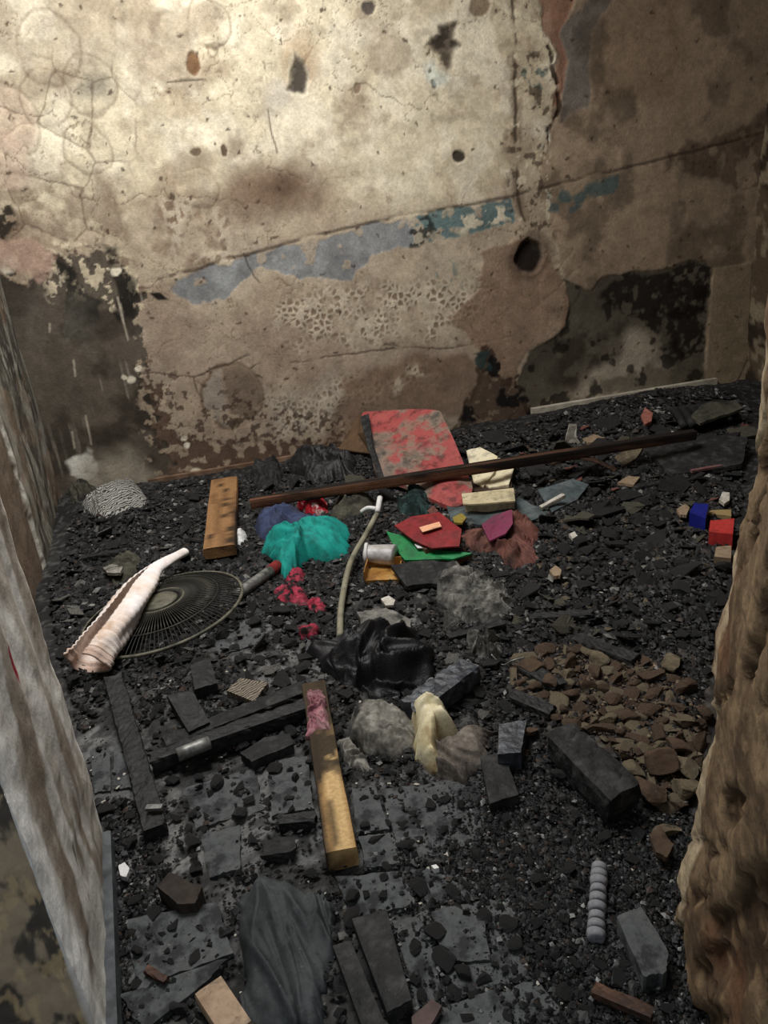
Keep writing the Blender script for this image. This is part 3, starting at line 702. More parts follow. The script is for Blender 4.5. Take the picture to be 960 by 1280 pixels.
def lump(seed, base=ICO2, rough=.3, flat=.6, cuts=9):
    """angular stone-like lump, unit size"""
    v, f = base; v = v.copy(); rng = np.random.RandomState(seed)
    for _ in range(cuts):
        n = rng.normal(size=3); n /= np.linalg.norm(n); d = .28+.4*rng.rand(); s = v @ n
        v -= np.clip(s-d, 0, None)[:, None]*n
    v *= 1+(rng.rand(len(v), 1)-.5)*rough*.2; v /= np.abs(v).max()
    v *= np.array([1, .6+.4*rng.rand(), flat*(.7+.5*rng.rand())]); return v, f
def rot_z(v, a):
    c, s = math.cos(a), math.sin(a); return v @ np.array([[c, s, 0], [-s, c, 0], [0, 0, 1]])


# ------------------------------------------------------------------ materials of the things
CHAR = mat('charred_wood', [(9, 9, 9), (19, 19, 20), (46, 46, 46)], 26, .68, .8, 60, spec=.4, dist=.004)
CHARG = mat('ashy_charred_wood', [(13, 13, 13), (30, 30, 30), (62, 61, 59)], 22, .75, .7, 70, dist=.004)
COAL = mat('charcoal', [(8, 8, 8), (17, 17, 18), (38, 38, 38)], 40, .6, .8, 90, spec=.5)
ASHP = mat('ash_paver', [(42, 43, 44), (74, 77, 77), (98, 100, 99)], 16, .9, .6, 60, stops=[.41, .5, .7])
BRICK = mat('scorched_brick', [(38, 31, 25), (72, 56, 43), (98, 82, 66)], 18, .92, .6)
OCHRE = mat('ochre_plaster_chip', [(54, 48, 38), (92, 82, 65), (120, 110, 90)], 22, .92, .5)
PALE = mat('pale_plaster_chip', [(120, 114, 104), (184, 178, 166), (206, 202, 192)], 30, .9, .4)
ASHL = mat('grey_ash_lump', [(44, 44, 42), (100, 98, 93), (136, 133, 126)], 14, .95, .8, 50, stops=[.38, .5, .66])
BLACKCLOTH = mat('black_cloth', [(9, 9, 10), (18, 18, 20), (26, 26, 28)], 12, .5, .4, 220, dirt=.2)
TEAL = mat('teal_cloth', [(10, 84, 80), (16, 132, 122), (22, 150, 138)], 10, .8, .35, 240, stops=[.3, .42, .65])
SLATE = mat('slate_blue_cloth', [(44, 46, 58), (58, 68, 100), (70, 72, 86)], 9, .85, .35, 200)
REDC = mat('red_print', [(150, 22, 34), (176, 34, 44), (212, 190, 186)], 26, .55, .2, stops=[.3, .56, .62])
PINK = mat('pinkish_red_cloth', [(24, 14, 15), (138, 34, 54), (176, 60, 82)], 26, .8, .4, stops=[.42, .5, .64], dirt=.8)
GREYR = mat('singed_grey_fabric', [(34, 33, 31), (122, 118, 110), (176, 172, 162)], 13, .9, .5, 90, stops=[.36, .5, .66])
CREAMP = mat('melted_cream_plastic', [(120, 92, 52), (196, 184, 146), (222, 216, 190)], 9, .55, .3, stops=[.34, .46, .62])
GREYB = mat('grey_brown_rag', [(40, 37, 33), (98, 90, 82), (150, 142, 132)], 15, .9, .5, 90)
KNIT = mat('white_rib_knit', [(204, 174, 150), (230, 214, 202), (240, 232, 230)], 7, .9, .35, 260, stops=[.34, .45, .6], dirt=.15)
METAL = mat('dull_grey_metal', [(70, 70, 68), (128, 128, 124), (150, 150, 146)], 24, .5, .25, metal=.5)
WIRE = mat('sooty_fan_wire', [(22, 21, 19), (48, 47, 41), (76, 74, 64)], 20, .6, .2, metal=.25)
RIMM = mat('dusty_fan_rim', [(52, 50, 42), (94, 91, 77), (116, 112, 97)], 20, .6, .2)
YELLOW = mat('pale_yellow_wood', [(26, 20, 14), (142, 108, 60), (190, 152, 92)], 7, .75, .4, 40, stretch=(1.2, 5, 5), stops=[.4, .47, .66])
ORANGE = mat('orange_brown_wood', [(112, 72, 40), (150, 100, 58), (168, 116, 70)], 8, .7, .35, 50)
TAN = mat('light_tan_wood', [(120, 98, 78), (160, 136, 112), (176, 152, 126)], 14, .8, .3)
REDB = mat('faded_red_board', [(74, 70, 65), (128, 108, 94), (150, 66, 64), (160, 78, 74)], 5, .7, .25, stops=[.36, .46, .53, .68], dirt=.6)
REDBOOK = mat('red_notebook_cover', [(84, 18, 22), (124, 28, 34), (140, 38, 42)], 14, .5, .2)
GREEN = mat('green_cover', [(16, 82, 46), (22, 116, 62), (30, 128, 72)], 10, .5, .2)
PAPER = mat('cream_paper', [(150, 132, 100), (214, 202, 168), (228, 218, 190)], 9, .85, .2, stops=[.3, .44, .65])
STICKER = mat('peach_sticker', [(214, 156, 120), (226, 172, 136)], 20, .7, .1)
MAROON = mat('maroon_burnt_paper', [(40, 22, 18), (104, 66, 56), (134, 84, 76)], 9, .8, .4)
PURPLE = mat('purple_cover', [(86, 26, 46), (116, 44, 74), (110, 60, 76)], 9, .6, .2)
SHEETB = mat('grey_blue_sheet', [(40, 46, 48), (70, 80, 82), (92, 100, 100)], 11, .7, .3)
GOLD = mat('gold_tin', [(92, 60, 28), (158, 114, 56), (196, 156, 92)], 14, .4, .2, metal=.1, dirt=.3)
HOSE = mat('olive_grey_hose', [(112, 108, 90), (140, 136, 116)], 20, .6, .1)
WHITE = mat('white_plastic', [(196, 194, 190), (226, 224, 222)], 20, .5, .1)
BLUE = mat('blue_plastic', [(16, 22, 92), (24, 34, 130)], 14, .5, .2)
REDBOX = mat('red_carton', [(150, 34, 34), (184, 58, 52)], 14, .7, .2)
BEIGE = mat('beige_carton', [(116, 98, 78), (156, 136, 112)], 14, .85, .2)
SACK = mat('burnt_sacking', [(30, 29, 25), (66, 64, 54), (96, 92, 78)], 16, .95, .7)
RUST = mat('rusty_brown_wood', [(26, 17, 13), (62, 41, 29), (92, 64, 46)], 12, .7, .4, stretch=(1, 4, 4), dirt=.7)
STEEL = mat('blued_char', [(20, 23, 27), (46, 50, 57), (84, 88, 94)], 22, .5, .6, 60, spec=.5, dist=.004)

def stripes(name, dark, light, scale, rot):
    m = bpy.data.materials.new(name); m.use_nodes = True; nt = m.node_tree; b = nt.nodes['Principled BSDF']
    tc = nt.nodes.new('ShaderNodeTexCoord'); mp = nt.nodes.new('ShaderNodeMapping'); mp.inputs['Rotation'].default_value = (0, 0, rot)
    wv = nt.nodes.new('ShaderNodeTexWave'); wv.inputs['Scale'].default_value = scale; wv.inputs['Distortion'].default_value = 9; wv.inputs['Detail'].default_value = 3
    r = nt.nodes.new('ShaderNodeValToRGB'); r.color_ramp.elements[0].color = (*lin(*dark), 1); r.color_ramp.elements[1].color = (*lin(*light), 1)
    r.color_ramp.elements[0].position = .3; r.color_ramp.elements[1].position = .62
    nt.links.new(tc.outputs['Object'], mp.inputs[0]); nt.links.new(mp.outputs[0], wv.inputs[0]); nt.links.new(wv.outputs[0], r.inputs[0]); nt.links.new(r.outputs[0], b.inputs['Base Color'])
    b.inputs['Roughness'].default_value = .9; return m
NEWS = stripes('singed_newsprint', (40, 38, 35), (158, 156, 149), 30, .9)
NEWS2 = stripes('folded_newsprint', (52, 46, 40), (128, 118, 102), 40, 1.2)

# ------------------------------------------------------------------ pavers of the floor
PAV = [[(476, 985), (596, 975), (608, 1035), (560, 1078), (508, 1080), (492, 1045)], [(512, 1086), (560, 1084), (602, 1108), (590, 1120), (535, 1130), (520, 1100)],
       [(540, 1140), (600, 1124), (614, 1200), (553, 1203)], [(554, 1207), (615, 1204), (624, 1230), (558, 1250)], [(606, 1126), (640, 1120), (660, 1218), (621, 1234)],
       [(558, 1257), (618, 1238), (645, 1290), (545, 1290)], [(624, 1242), (670, 1224), (720, 1285), (650, 1290)], [(440, 985), (470, 985), (486, 1036), (446, 1040)],
       [(448, 1046), (487, 1041), (500, 1078), (458, 1085)], [(112, 938), (138, 934), (138, 988), (118, 992)], [(142, 934), (164, 932), (170, 984), (142, 986)],
       [(160, 1150), (272, 1128), (292, 1190), (170, 1240)], [(225, 985), (318, 960), (330, 1010), (245, 1035)], [(335, 955), (384, 945), (392, 1010), (340, 1020)],
       [(150, 1245), (285, 1198), (262, 1225), (180, 1290)], [(262, 790), (330, 765), (335, 800), (275, 820)], [(420, 1095), (500, 1088), (520, 1130), (440, 1148)],
       [(250, 1045), (300, 1030), (300, 1085), (262, 1095)], [(490, 1150), (532, 1140), (548, 1200), (550, 1250), (520, 1255)]]
for i, q in enumerate(PAV):
    plate('paver', None, None, q, .006+.003*(i % 3), .04, ASHP, .006, 300+i, 6, FLOOR, jit=.09, per=9)

# ------------------------------------------------------------------ skirting ledge along the back wall
bx0, bx1 = WP(664, 528)[0], WP(892, 489)[0]
v, f = box((bx0, YB-.03, .02), (bx1, YB+.01, .062)); o = put('baseboard_back', v, f, mat('pale_skirting', [(150, 142, 126), (200, 192, 174)], 9, .85, .3, dirt=.2))
struct(o, 'pale plaster skirting ledge under the scorched panel', 'skirting')
v, f = box((WP(186, 604)[0], YB-.02, .0), (WP(452, 556)[0], YB+.01, .022)); o = put('trim_1', v, f, mat('brown_skirting', [(84, 62, 48), (132, 106, 86)], 12, .85, .3))
struct(o, 'thin brown skirting ledge under the lace-edged scorch', 'skirting')

# ------------------------------------------------------------------ fan guard and knitted sleeve
def fan_guard():
    c = G(204, 764, .042); R0 = .262
    # tilt: left rim down on the floor, right rim propped on rubble
    ax = Vector((.25, 1, 0)).normalized()
    rotm = Matrix.Rotation(math.radians(-6), 3, ax)
    t = empty('fan_guard', tuple(c), 'round wire fan guard lying half under the white knitted sleeve', 'fan guard')
    t.rotation_euler = rotm.to_euler()
    th = np.linspace(0, 2*math.pi, 73)[:-1]
    def ringm(r, z, rad, n=6):
        V = []; N = len(th)
        for a in th:
            for j in range(n):
                q = 2*math.pi*j/n; rr = r+rad*math.cos(q); V.append((rr*math.cos(a), rr*math.sin(a), z+rad*math.sin(q)))
        fc = []
        for i in range(N):
            for j in range(n): fc.append((i*n+j, ((i+1) % N)*n+j, ((i+1) % N)*n+(j+1) % n, i*n+(j+1) % n))
        return V, fc
    for nm, r, z, rad, m in (('rim', R0, 0, .0055, RIMM), ('inner_ring', R0*.72, .026, .003, WIRE), ('hub_ring', R0*.3, .04, .0035, RIMM)):
        v, f = ringm(r, z, rad); link(nm, mesh(nm, v, f, m, True), t)
    # hub cap: shallow lathed disc
    pr = [(.0, .047), (.035, .047), (.055, .043), (.062, .036), (.058, .032), (0, .032)]; V = []; fc = []; N = 28
    for r, z in pr:
        for j in range(N): V.append((r*math.cos(2*math.pi*j/N), r*math.sin(2*math.pi*j/N), z))
    for i in range(len(pr)-1):
        for j in range(N): fc.append((i*N+j, i*N+(j+1) % N, (i+1)*N+(j+1) % N, (i+1)*N+j))
    link('hub_cap', mesh('hub_cap', V, fc, RIMM, True), t)
    wv, wf = tube_pts([(.06, 0, .04), (R0*.45, 0, .038), (R0*.72, 0, .026), (R0*.93, 0, .01), (R0, 0, 0)], .0017, 5, 3); me = mesh('wire', wv, wf, WIRE, True)
    for k in range(108):
        o = link('wire', me, t); o.rotation_euler = (0, 0, 2*math.pi*k/108)
    return t
fan_guard()
def knit_sleeve():
    cl = [((231, 690), .078), ((214, 699), .09), ((194, 712), .105), ((172, 738), .118), ((150, 770), .108), ((126, 802), .08), ((108, 830), .054)]
    rad = [.018, .021, .026, .05, .062, .066, .064]; flat = [.8, .8, .8, .75, .7, .66, .66]
    p = np.array([G(x, y, l) for (x, y), l in cl]); N = 60; M_ = 90; V = []
    s = np.linspace(0, len(p)-1, M_); idx = np.arange(len(p))
    C_ = np.stack([np.interp(s, idx, p[:, k]) for k in range(3)], 1)
    for _ in range(14): C_[1:-1] = (C_[:-2]+C_[1:-1]*2+C_[2:])/4
    rr = np.interp(s, idx, rad); fl = np.interp(s, idx, flat)
    for i in range(M_):
        tn = C_[min(i+1, M_-1)]-C_[max(i-1, 0)]; tn /= np.linalg.norm(tn)
        sd = np.cross(tn, [0, 0, 1]); sd /= np.linalg.norm(sd); up = np.cross(sd, tn); u = i/(M_-1)
        open_ = sst(.3, .6, u)*.95
        for j in range(N):
            a0 = j/(N-1); ang = math.pi*.5-.35 + open_*.5 + a0*(2*math.pi-open_)
            wob = 1+.10*math.sin(a0*19+u*7)*min(1, u*3)+.10*(float(vn2(np.array([u*9.]), np.array([a0*7.]), 5)[0])-.5)*2
            rib = 1+.045*math.cos(u*190) * (1 if u > .3 else .4)
            hem = 1+.10*float(sst(.93, .96, np.array(u)))
            r = rr[i]*wob*rib*hem
            V.append(C_[i]+sd*math.cos(ang)*r+up*math.sin(ang)*r*fl[i])
    V = np.array(V); fc = grid_faces(M_, N)
    t = empty('knitted_sleeve', tuple(G(106, 832)), 'white ribbed knit sleeve draped over the wire fan guard', 'garment')
    k0 = int(M_*.93)
    o = put('knit_tube', V[:(k0+1)*N], grid_faces(k0+1, N), KNIT, t, True); sm = o.modifiers.new('thickness', 'SOLIDIFY'); sm.thickness = .004
    o = put('ribbed_cuff', V[k0*N:], grid_faces(M_-k0, N), mat('knit_cuff', [(186, 156, 138), (208, 190, 178)], 12, .9, .3, 240), t, True); sm = o.modifiers.new('thickness', 'SOLIDIFY'); sm.thickness = .006
knit_sleeve()

# ------------------------------------------------------------------ wood
def col_orange(V, L, wd, th):
    x, y = V[:, 0], V[:, 1]; n = fbm(x*1.2, y*9+V[:, 2]*7, 7, 4, 601); c = np.tile(lin(142, 106, 70), (len(V), 1)); c = mixc(c, lin(104, 74, 48), sst(.45, .62, n)*.7)
    c = mixc(c, lin(30, 24, 20), sst(.24, .5, y/wd+(fbm(x, y, 14, 3, 602)-.5)*.9)*.9*sst(.3, .6, x/L))
    for kx, ky in ((.22, .12), (.37, .2), (.45, .1), (.61, .16), (.12, -.1), (.86, -.3), (.8, .3)):
        d = np.hypot((x-kx*L)/.022, (y-ky*wd)/.014); c = mixc(c, lin(34, 24, 18), sst(1.3, .7, d)*.85)
    return c
def col_yellow(V, L, wd, th):
    x, y, z = V[:, 0], V[:, 1], V[:, 2]; g = fbm(x*2, y*60+z*40, 1, 4, 603); c = np.tile(lin(196, 164, 114), (len(V), 1)); c = mixc(c, lin(128, 92, 50), sst(.42, .66, g)*.7)
    n = fbm(x, y, 16, 4, 604); up = 1-x/L
    c = mixc(c, lin(22, 18, 15), np.clip(sst(.16, .40, YSIDE*y/wd+(n-.5)*.5) + sst(.42, .75, up+(n-.5)*.5) + sst(.58, .64, n)*.7 + sst(.62, .66, fbm(x*1.5, y*40, 3, 3, 606))*.8, 0, 1)*.93)
    return c
YSIDE = -1
def col_beam(V, L, wd, th):
    x, y, z = V[:, 0], V[:, 1], V[:, 2]; n = fbm(x*.5, y*9+z*6, 5, 4, 605); c = np.tile(lin(26, 20, 17), (len(V), 1))
    c = mixc(c, lin(104, 70, 50), sst(.5, .64, n+(-y/wd)*.22-z/th*.16)*.85*(1-.55*sst(.3, .7, x/L))); return c
PWOOD = vmat('part_burnt_wood', 120, .3, .75, .4, 160)
plank('wooden_board', 'orange-brown knotted board lying in the char near the back wall', 'board', (281, 603), (275, 690), .125, .045, PWOOD, .05, .05, .002, 3, crack=False, colfn=col_orange, res=.006)
beam = plank('long_beam', 'long thin rust-brown beam lying across the rubble along the back wall', 'beam', (313, 629), (868, 543), .045, .04, PWOOD, .08, .115, .003, 5, res=.03, colfn=col_beam, crack=False, jag=.3)
plank('yellow_plank', 'pale yellow half-burnt plank with a cut end', 'plank', (393, 862), (428, 1074), .062, .048, PWOOD, .03, .03, .003, 7, crack=False, colfn=col_yellow, res=.006)
plank('tan_offcut', 'light tan wood offcut on the ashy floor', 'wood block', (262, 1238), (300, 1296), .05, .03, TAN, .03, .03, .001, 9, crack=False)
plank('charred_plank', 'long charred plank beside the doorway reveal, running toward the sleeve cuff', 'plank', (143, 852), (196, 1042), .05, .045, CHAR, seed=11)
plank('charred_plank', 'upper of two parallel charred planks meeting the yellow plank', 'plank', (205, 932), (384, 862), .055, .03, CHARG, seed=12)
plank('charred_plank', 'lower of two parallel charred planks, with a grey metal sleeve', 'plank', (190, 953), (384, 886), .045, .04, CHAR, seed=13, la=.03, lb=.03)
plank('charred_plank', 'thick blue-black ridged beam end beside the black cloth', 'beam', (514, 893), (586, 838), .075, .055, STEEL, seed=14, char=.006, la=.04, lb=.05)
plank('charred_plank', 'thick charred beam lying between brick rubble and ash', 'beam', (702, 926), (780, 1004), .085, .07, CHARG, seed=15, char=.005, la=.035, lb=.05)
plank('wood_sliver', 'brown splinter of wood at the foot of the broken jamb', 'splinter', (742, 1237), (815, 1268), .022, .014, RUST, .024, .024, seed=16, char=.002)
plank('wood_sliver', 'orange-brown charred splinter on grey ash by the skirting strip', 'splinter', (183, 1212), (208, 1226), .014, .01, RUST, .02, .02, seed=17, char=.002)
plank('white_stick', 'short white stick poking out beside the burnt papers', 'stick', (676, 635), (705, 619), .022, .014, PALE, .03, .06, .001, 18, crack=False)
plank('pink_stick', 'thin pinkish stick among the dark rubble near the right wall', 'stick', (864, 589), (916, 580), .016, .012, mat('pinkish_stick', [(90, 60, 58), (130, 96, 92)], 20), .03, .03, .001, 19, crack=False)
plank('grey_lath', 'small pale grey lath across the end of the charred plank', 'lath', (183, 1010), (203, 1009), .014, .008, METAL, .05, .05, .001, 20, crack=False)
for i, (a, b, wd, lb) in enumerate((((655, 835), (700, 862), .05, 'short charred stick at the edge of the brick rubble'), ((720, 800), (795, 828), .045, 'charred stick behind the ochre chips'), ((640, 872), (690, 893), .04, 'thin charred lath in front of the brick chips'),
                      ((330, 1065), (366, 1060), .05, 'flat charred offcut near the cut end of the yellow plank'), ((350, 1030), (395, 1026), .03, 'narrow charred offcut beside the yellow plank'), ((560, 800), (630, 782), .03, 'charred lath behind the black cloth'), ((660, 775), (740, 770), .035, 'charred lath in the black rubble'),
                      ((105, 700), (160, 690), .03, 'charred lath near the narrow end of the knitted sleeve'), ((715, 600), (760, 570), .04, 'charred lath beneath the long beam'), ((790, 612), (850, 602), .035, 'charred lath near the blue block'))):
    plank('charred_stick', lb, 'charred stick', a, b, wd, .03, (CHAR, CHARG)[i % 2], seed=30+i)
plank('bent_lath', 'brown arched strip of burnt veneer below the long beam', 'strip', (690, 580), (770, 588), .03, .008, RUST, .05, .05, .001, 44, crack=False, bow=.04)

def slabthing(name, label, cat, px, lift, th, m, seed, jit=.08): return plate(name, label, cat, px, lift, th, m, .006, seed, 6, jit=jit, per=7)
slabthing('charred_board', 'long grey charred board raised over a dark gap in the pavers', 'board', [(440, 1150), (483, 1137), (514, 1250), (484, 1266)], .035, .03, CHARG, 50, .03)
slabthing('charred_board', 'narrow split charred strip beside the raised grey board', 'board', [(416, 1182), (438, 1175), (486, 1290), (456, 1292)], .03, .025, CHARG, 51, .03)
slabthing('charred_board', 'short charred board leaning off the parallel planks', 'board', [(209, 869), (240, 862), (262, 902), (236, 916)], [.045, .04, .03, .03], .03, CHAR, 52, .03)
slabthing('charred_block', 'square black charred block below the wire fan guard', 'block', [(238, 832), (262, 822), (271, 852), (243, 861)], .05, .05, CHAR, 53, .05)
slabthing('charred_board', 'small charred board lying below the parallel planks', 'board', [(300, 941), (330, 922), (362, 917), (367, 930), (315, 953)], .03, .025, CHARG, 54, .04)
slabthing('charred_board', 'small grey-brown slab beside the grey rag', 'slab', [(600, 946), (630, 940), (648, 994), (612, 1006)], .03, .03, CHARG, 55, .03)
slabthing('charred_block', 'blue-black charred block beside the grey-brown rag', 'block', [(624, 905), (658, 900), (651, 940), (622, 942)], .06, .06, STEEL, 56, .06)
slabthing('stone_slab', 'grey broken slab at the foot of the broken jamb', 'slab', [(770, 1146), (802, 1134), (836, 1190), (832, 1216), (804, 1220)], .045, .045, ASHP, 57, .06)
slabthing('dark_brick', 'dark brown half brick lying on bare grey ash', 'brick', [(196, 1108), (212, 1090), (252, 1108), (244, 1127), (222, 1130)], [.045, .05, .05, .04, .04], .05, mat('sooty_brick', [(30, 26, 23), (54, 46, 40), (70, 60, 52)], 20), 58, .05)
slabthing('plaster_slab', 'flat crumbly grey ash slab beside the hose end', 'slab', [(447, 765), (482, 759), (515, 775), (512, 796), (460, 801)], .035, .03, ASHL, 59, .1)
slabthing('grey_board', 'dark grey tilted board beside the corrugated debris', 'board', [(800, 560), (880, 543), (935, 546), (928, 580), (840, 592)], [.03, .07, .08, .04, .02], .02, CHARG, 60, .05)

# ------------------------------------------------------------------ leaning red board and the papers
rb = empty('red_board', tuple(G(520, 600)), 'faded red board with rounded corners leaning on the back wall', 'board')
plate('board', None, None, [(452, 520), (470, 514), (540, 512), (556, 526), (584, 590), (590, 615), (572, 632), (545, 626), (500, 604), (474, 596), (462, 562)], [.20, .21, .21, .19, .08, .05, .03, .03, .05, .07, .13], .018, REDB, .004, 61, 9, rb, round_=True, per=7)
pb = plate('soot_edge', None, None, [(450, 521), (461, 517), (468, 560), (480, 596), (474, 598), (460, 560)], [.207, .212, .142, .082, .078, .137], .006, CHARG, .001, 62, 3, rb, per=5)
plate('brown_cardboard', 'brown triangular scrap of cardboard leaning beside the red board', 'cardboard', [(424, 561), (448, 505), (456, 540), (462, 566)], [.02, .2, .13, .04], .006, mat('brown_card', [(92, 70, 50), (112, 88, 66)], 12), .002, 63)
bk = empty('open_book', tuple(G(612, 608)), 'cream open book with curling pages behind the red notebook', 'book')
plate('page_block', None, None, [(583, 563), (600, 558), (622, 571), (618, 590), (604, 608), (592, 602)], [.07, .08, .065, .05, .038, .038], .015, PAPER, .006, 64, 6, bk, bend=lambda V, R: -.014*(1-R))
plate('page_block', None, None, [(606, 577), (624, 572), (645, 576), (636, 606), (612, 610), (598, 600)], [.058, .062, .06, .042, .034, .038], .015, PAPER, .006, 65, 6, bk, bend=lambda V, R: -.014*(1-R))
plate('cover', None, None, [(586, 600), (640, 600), (640, 612), (590, 614)], .03, .006, mat('dark_cover', [(50, 36, 26), (70, 52, 40)], 14), .001, 66, 4, bk)
b2 = empty('thick_book', tuple(G(610, 628)), 'closed cream book lying flat below the open book', 'book')
plate('page_block', None, None, [(580, 618), (641, 612), (643, 625), (581, 629)], .06, .045, PAPER, .002, 67, 4, b2)
plate('cover', None, None, [(577, 617), (642, 610), (644, 626), (579, 631)], .068, .006, mat('cream_cover', [(170, 156, 122), (206, 194, 160)], 12), .002, 68, 4, b2)
plate('grey_blue_folder', 'grey-blue limp folder spread under the closed cream book', 'folder', [(558, 632), (600, 626), (650, 624), (690, 640), (664, 650), (600, 656), (564, 650)], .02, .01, SHEETB, .01, 69, 8)
plate('grey_board', 'dull grey sheet beside the white stick', 'sheet', [(672, 612), (716, 598), (736, 606), (722, 624), (690, 640)], [.03, .05, .04, .02, .02], .008, SHEETB, .006, 70, 6)
nb = empty('red_notebook', tuple(G(535, 682)), 'red notebook with a peach sticker on its cover', 'notebook')
plate('pages', None, None, [(500, 661), (550, 645), (578, 672), (532, 687)], [.078, .085, .066, .066], .02, mat('singed_pages', [(60, 44, 34), (130, 104, 78)], 16), .003, 71, 5, nb)
nbc = plate('cover', None, None, [(493, 657), (514, 646), (549, 640), (577, 662), (574, 683), (540, 685), (518, 676)], [.1, .108, .102, .092, .078, .075, .084], .005, REDBOOK, .003, 72, 7, nb)
plate('sticker', None, None, [(524, 659), (549, 652), (552, 658), (528, 665)], [.105, .105, .102, .101], .002, STICKER, .0, 73, 3, nbc)
gf = empty('green_folder', tuple(G(530, 698)), 'bright green cover with a brown edge below the red notebook', 'folder')
gfc = plate('cover', None, None, [(483, 664), (502, 669), (526, 681), (558, 690), (590, 692), (566, 699), (506, 700), (493, 684)], [.075, .07, .06, .05, .045, .04, .04, .055], .006, GREEN, .004, 74, 7, gf)
plate('page_edge', None, None, [(494, 687), (507, 698), (566, 697), (590, 691), (568, 704), (506, 705)], [.045, .035, .035, .035, .025, .025], .018, mat('brown_page_edge', [(72, 44, 28), (108, 70, 44)], 20), .002, 75, 4, gf)
pt = plate('white_tear', None, None, [(518, 680), (528, 679), (533, 685), (522, 685)], [.069, .068, .064, .066], .003, WHITE, .001, 76, 3, gfc)
plate('purple_cover', 'purple book cover leaning on the maroon burnt papers', 'book cover', [(602, 655), (618, 643), (640, 637), (641, 654), (632, 668), (612, 676)], [.05, .08, .10, .085, .07, .05], .006, PURPLE, .006, 77, 6)
heap('burnt_papers', 'heap of crumpled maroon and brown burnt papers', 'papers', [(574, 668), (604, 660), (636, 644), (652, 642), (666, 656), (668, 688), (674, 704), (640, 711), (614, 694), (590, 692)], .06, MAROON, .03, 10, 81, smooth=False)
plate('yellow_scrap', 'small yellow curled scrap above the red notebook', 'scrap', [(566, 646), (576, 641), (583, 646), (578, 653), (568, 653)], .05, .008, mat('yellow_scrap', [(120, 104, 40), (150, 132, 60)], 20), .006, 78, 4)
plate('grey_sheet', 'crumpled grey sheet beside the gold tin', 'sheet', [(488, 706), (526, 700), (568, 701), (574, 712), (556, 728), (508, 733)], [.05, .045, .04, .03, .03, .03], .015, CHARG, .012, 79, 8)
plate('cream_scrap', 'small round pale scrap below the gold tin', 'scrap', [(476, 748), (486, 745), (494, 750), (492, 757), (482, 757)], .03, .008, PALE, .004, 80, 4)
# gold tin
tn = empty('gold_tin', tuple(G(476, 733)), 'small open gold tin lying on its side', 'tin')
A = G(456, 733, .0); ex = G(500, 731, 0)-A; ex[2] = 0; L = np.linalg.norm(ex); ex /= L; ey = np.array([-ex[1], ex[0], 0]); ez = np.array([0, 0, 1.])
def obox(o_, a, b, c, d, e, f_):
    v, fc = box((a, b, c), (d, e, f_)); v = np.array(v); return o_+v[:, :1]*ex+v[:, 1:2]*ey+v[:, 2:3]*ez, fc
A = A+np.array([0, 0, .004]); POLYS.append(np.array([(A+ex*i_*L+ey*j_*.11)[:2] for i_, j_ in ((0, 0), (1, 0), (1, 1), (0, 1))]))
for nm, q in (('tin_base', (0, 0, 0, L, .11, .016)), ('tin_back', (0, .106, 0, L, .11, .05)), ('tin_side', (0, 0, 0, .004, .11, .05)), ('tin_side', (L-.004, 0, 0, L, .11, .035)), ('tin_front', (0, 0, 0, L, .004, .018))):
    v, fc = obox(A, *q); put(nm, v, fc, GOLD, tn)
# crushed clear cup
def lathe_along(P0, P1, prof, n=20, squash=1.0):
    P0, P1 = np.array(P0), np.array(P1); d = P1-P0; L_ = np.linalg.norm(d); ex_ = d/L_; ey_ = np.cross([0, 0, 1.], ex_); ey_ /= np.linalg.norm(ey_); ez_ = np.cross(ex_, ey_); V = []; fc = []
    for t, r in prof:
        for j in range(n):
            th = 2*math.pi*j/n; V.append(P0+ex_*t*L_+ey_*r*math.cos(th)+ez_*r*math.sin(th)*squash)
    for i in range(len(prof)-1):
        for j in range(n): fc.append((i*n+j, i*n+(j+1) % n, (i+1)*n+(j+1) % n, (i+1)*n+j))
    return np.array(V), fc
cup = empty('clear_cup', tuple(G(474, 704)), 'clear crushed plastic cup lying beside the green cover', 'cup')
v, fc = lathe_along(G(458, 692, .05), G(494, 694, .05), [(1, 0.001), (1, .04), (.96, .043), (.5, .04), (.1, .036), (0, .039), (0, .036), (.1, .033), (.5, .037), (.93, .04), (.95, .001)], 22, .85)
put('cup_wall', v, fc, mat('cloudy_plastic', [(150, 146, 144), (205, 201, 200)], 20, .4, .5, trans=.2), cup, True)
v, fc = lathe_along(G(456, 692, .05), G(460, 692, .05), [(0, .036), (0, .043), (.5, .045), (1, .043), (1, .036), (0, .036)], 22, .85); put('cup_rim', v, fc, WHITE, cup, True)

# ------------------------------------------------------------------ cloth
heap('teal_cloth', 'bright teal crumpled cloth', 'cloth', [(330, 683), (350, 684), (374, 670), (404, 655), (429, 658), (437, 672), (433, 692), (412, 705), (388, 701), (372, 718), (353, 725), (347, 706), (334, 702)], .085, TEAL, .03, 9, 90, stretch=(1, .55), rot=.5)
heap('slate_blue_cloth', 'slate-blue and grey crumpled cloth behind the teal cloth', 'cloth', [(320, 664), (334, 653), (356, 646), (384, 649), (398, 653), (374, 665), (350, 677), (326, 678)], .10, SLATE, .035, 9, 91)
heap('red_wrapper', 'crushed red and white printed wrapper behind the blue cloth', 'wrapper', [(373, 633), (389, 625), (409, 631), (404, 642), (386, 646), (374, 642)], .06, REDC, .03, 16, 92, smooth=False)
heap('black_cloth', 'heap of black scorched cloth in the middle of the floor', 'cloth', [(395, 806), (425, 796), (470, 800), (510, 799), (536, 812), (541, 840), (526, 860), (500, 872), (470, 880), (440, 862), (410, 848), (397, 828)], .05, BLACKCLOTH, .075, 7, 93)
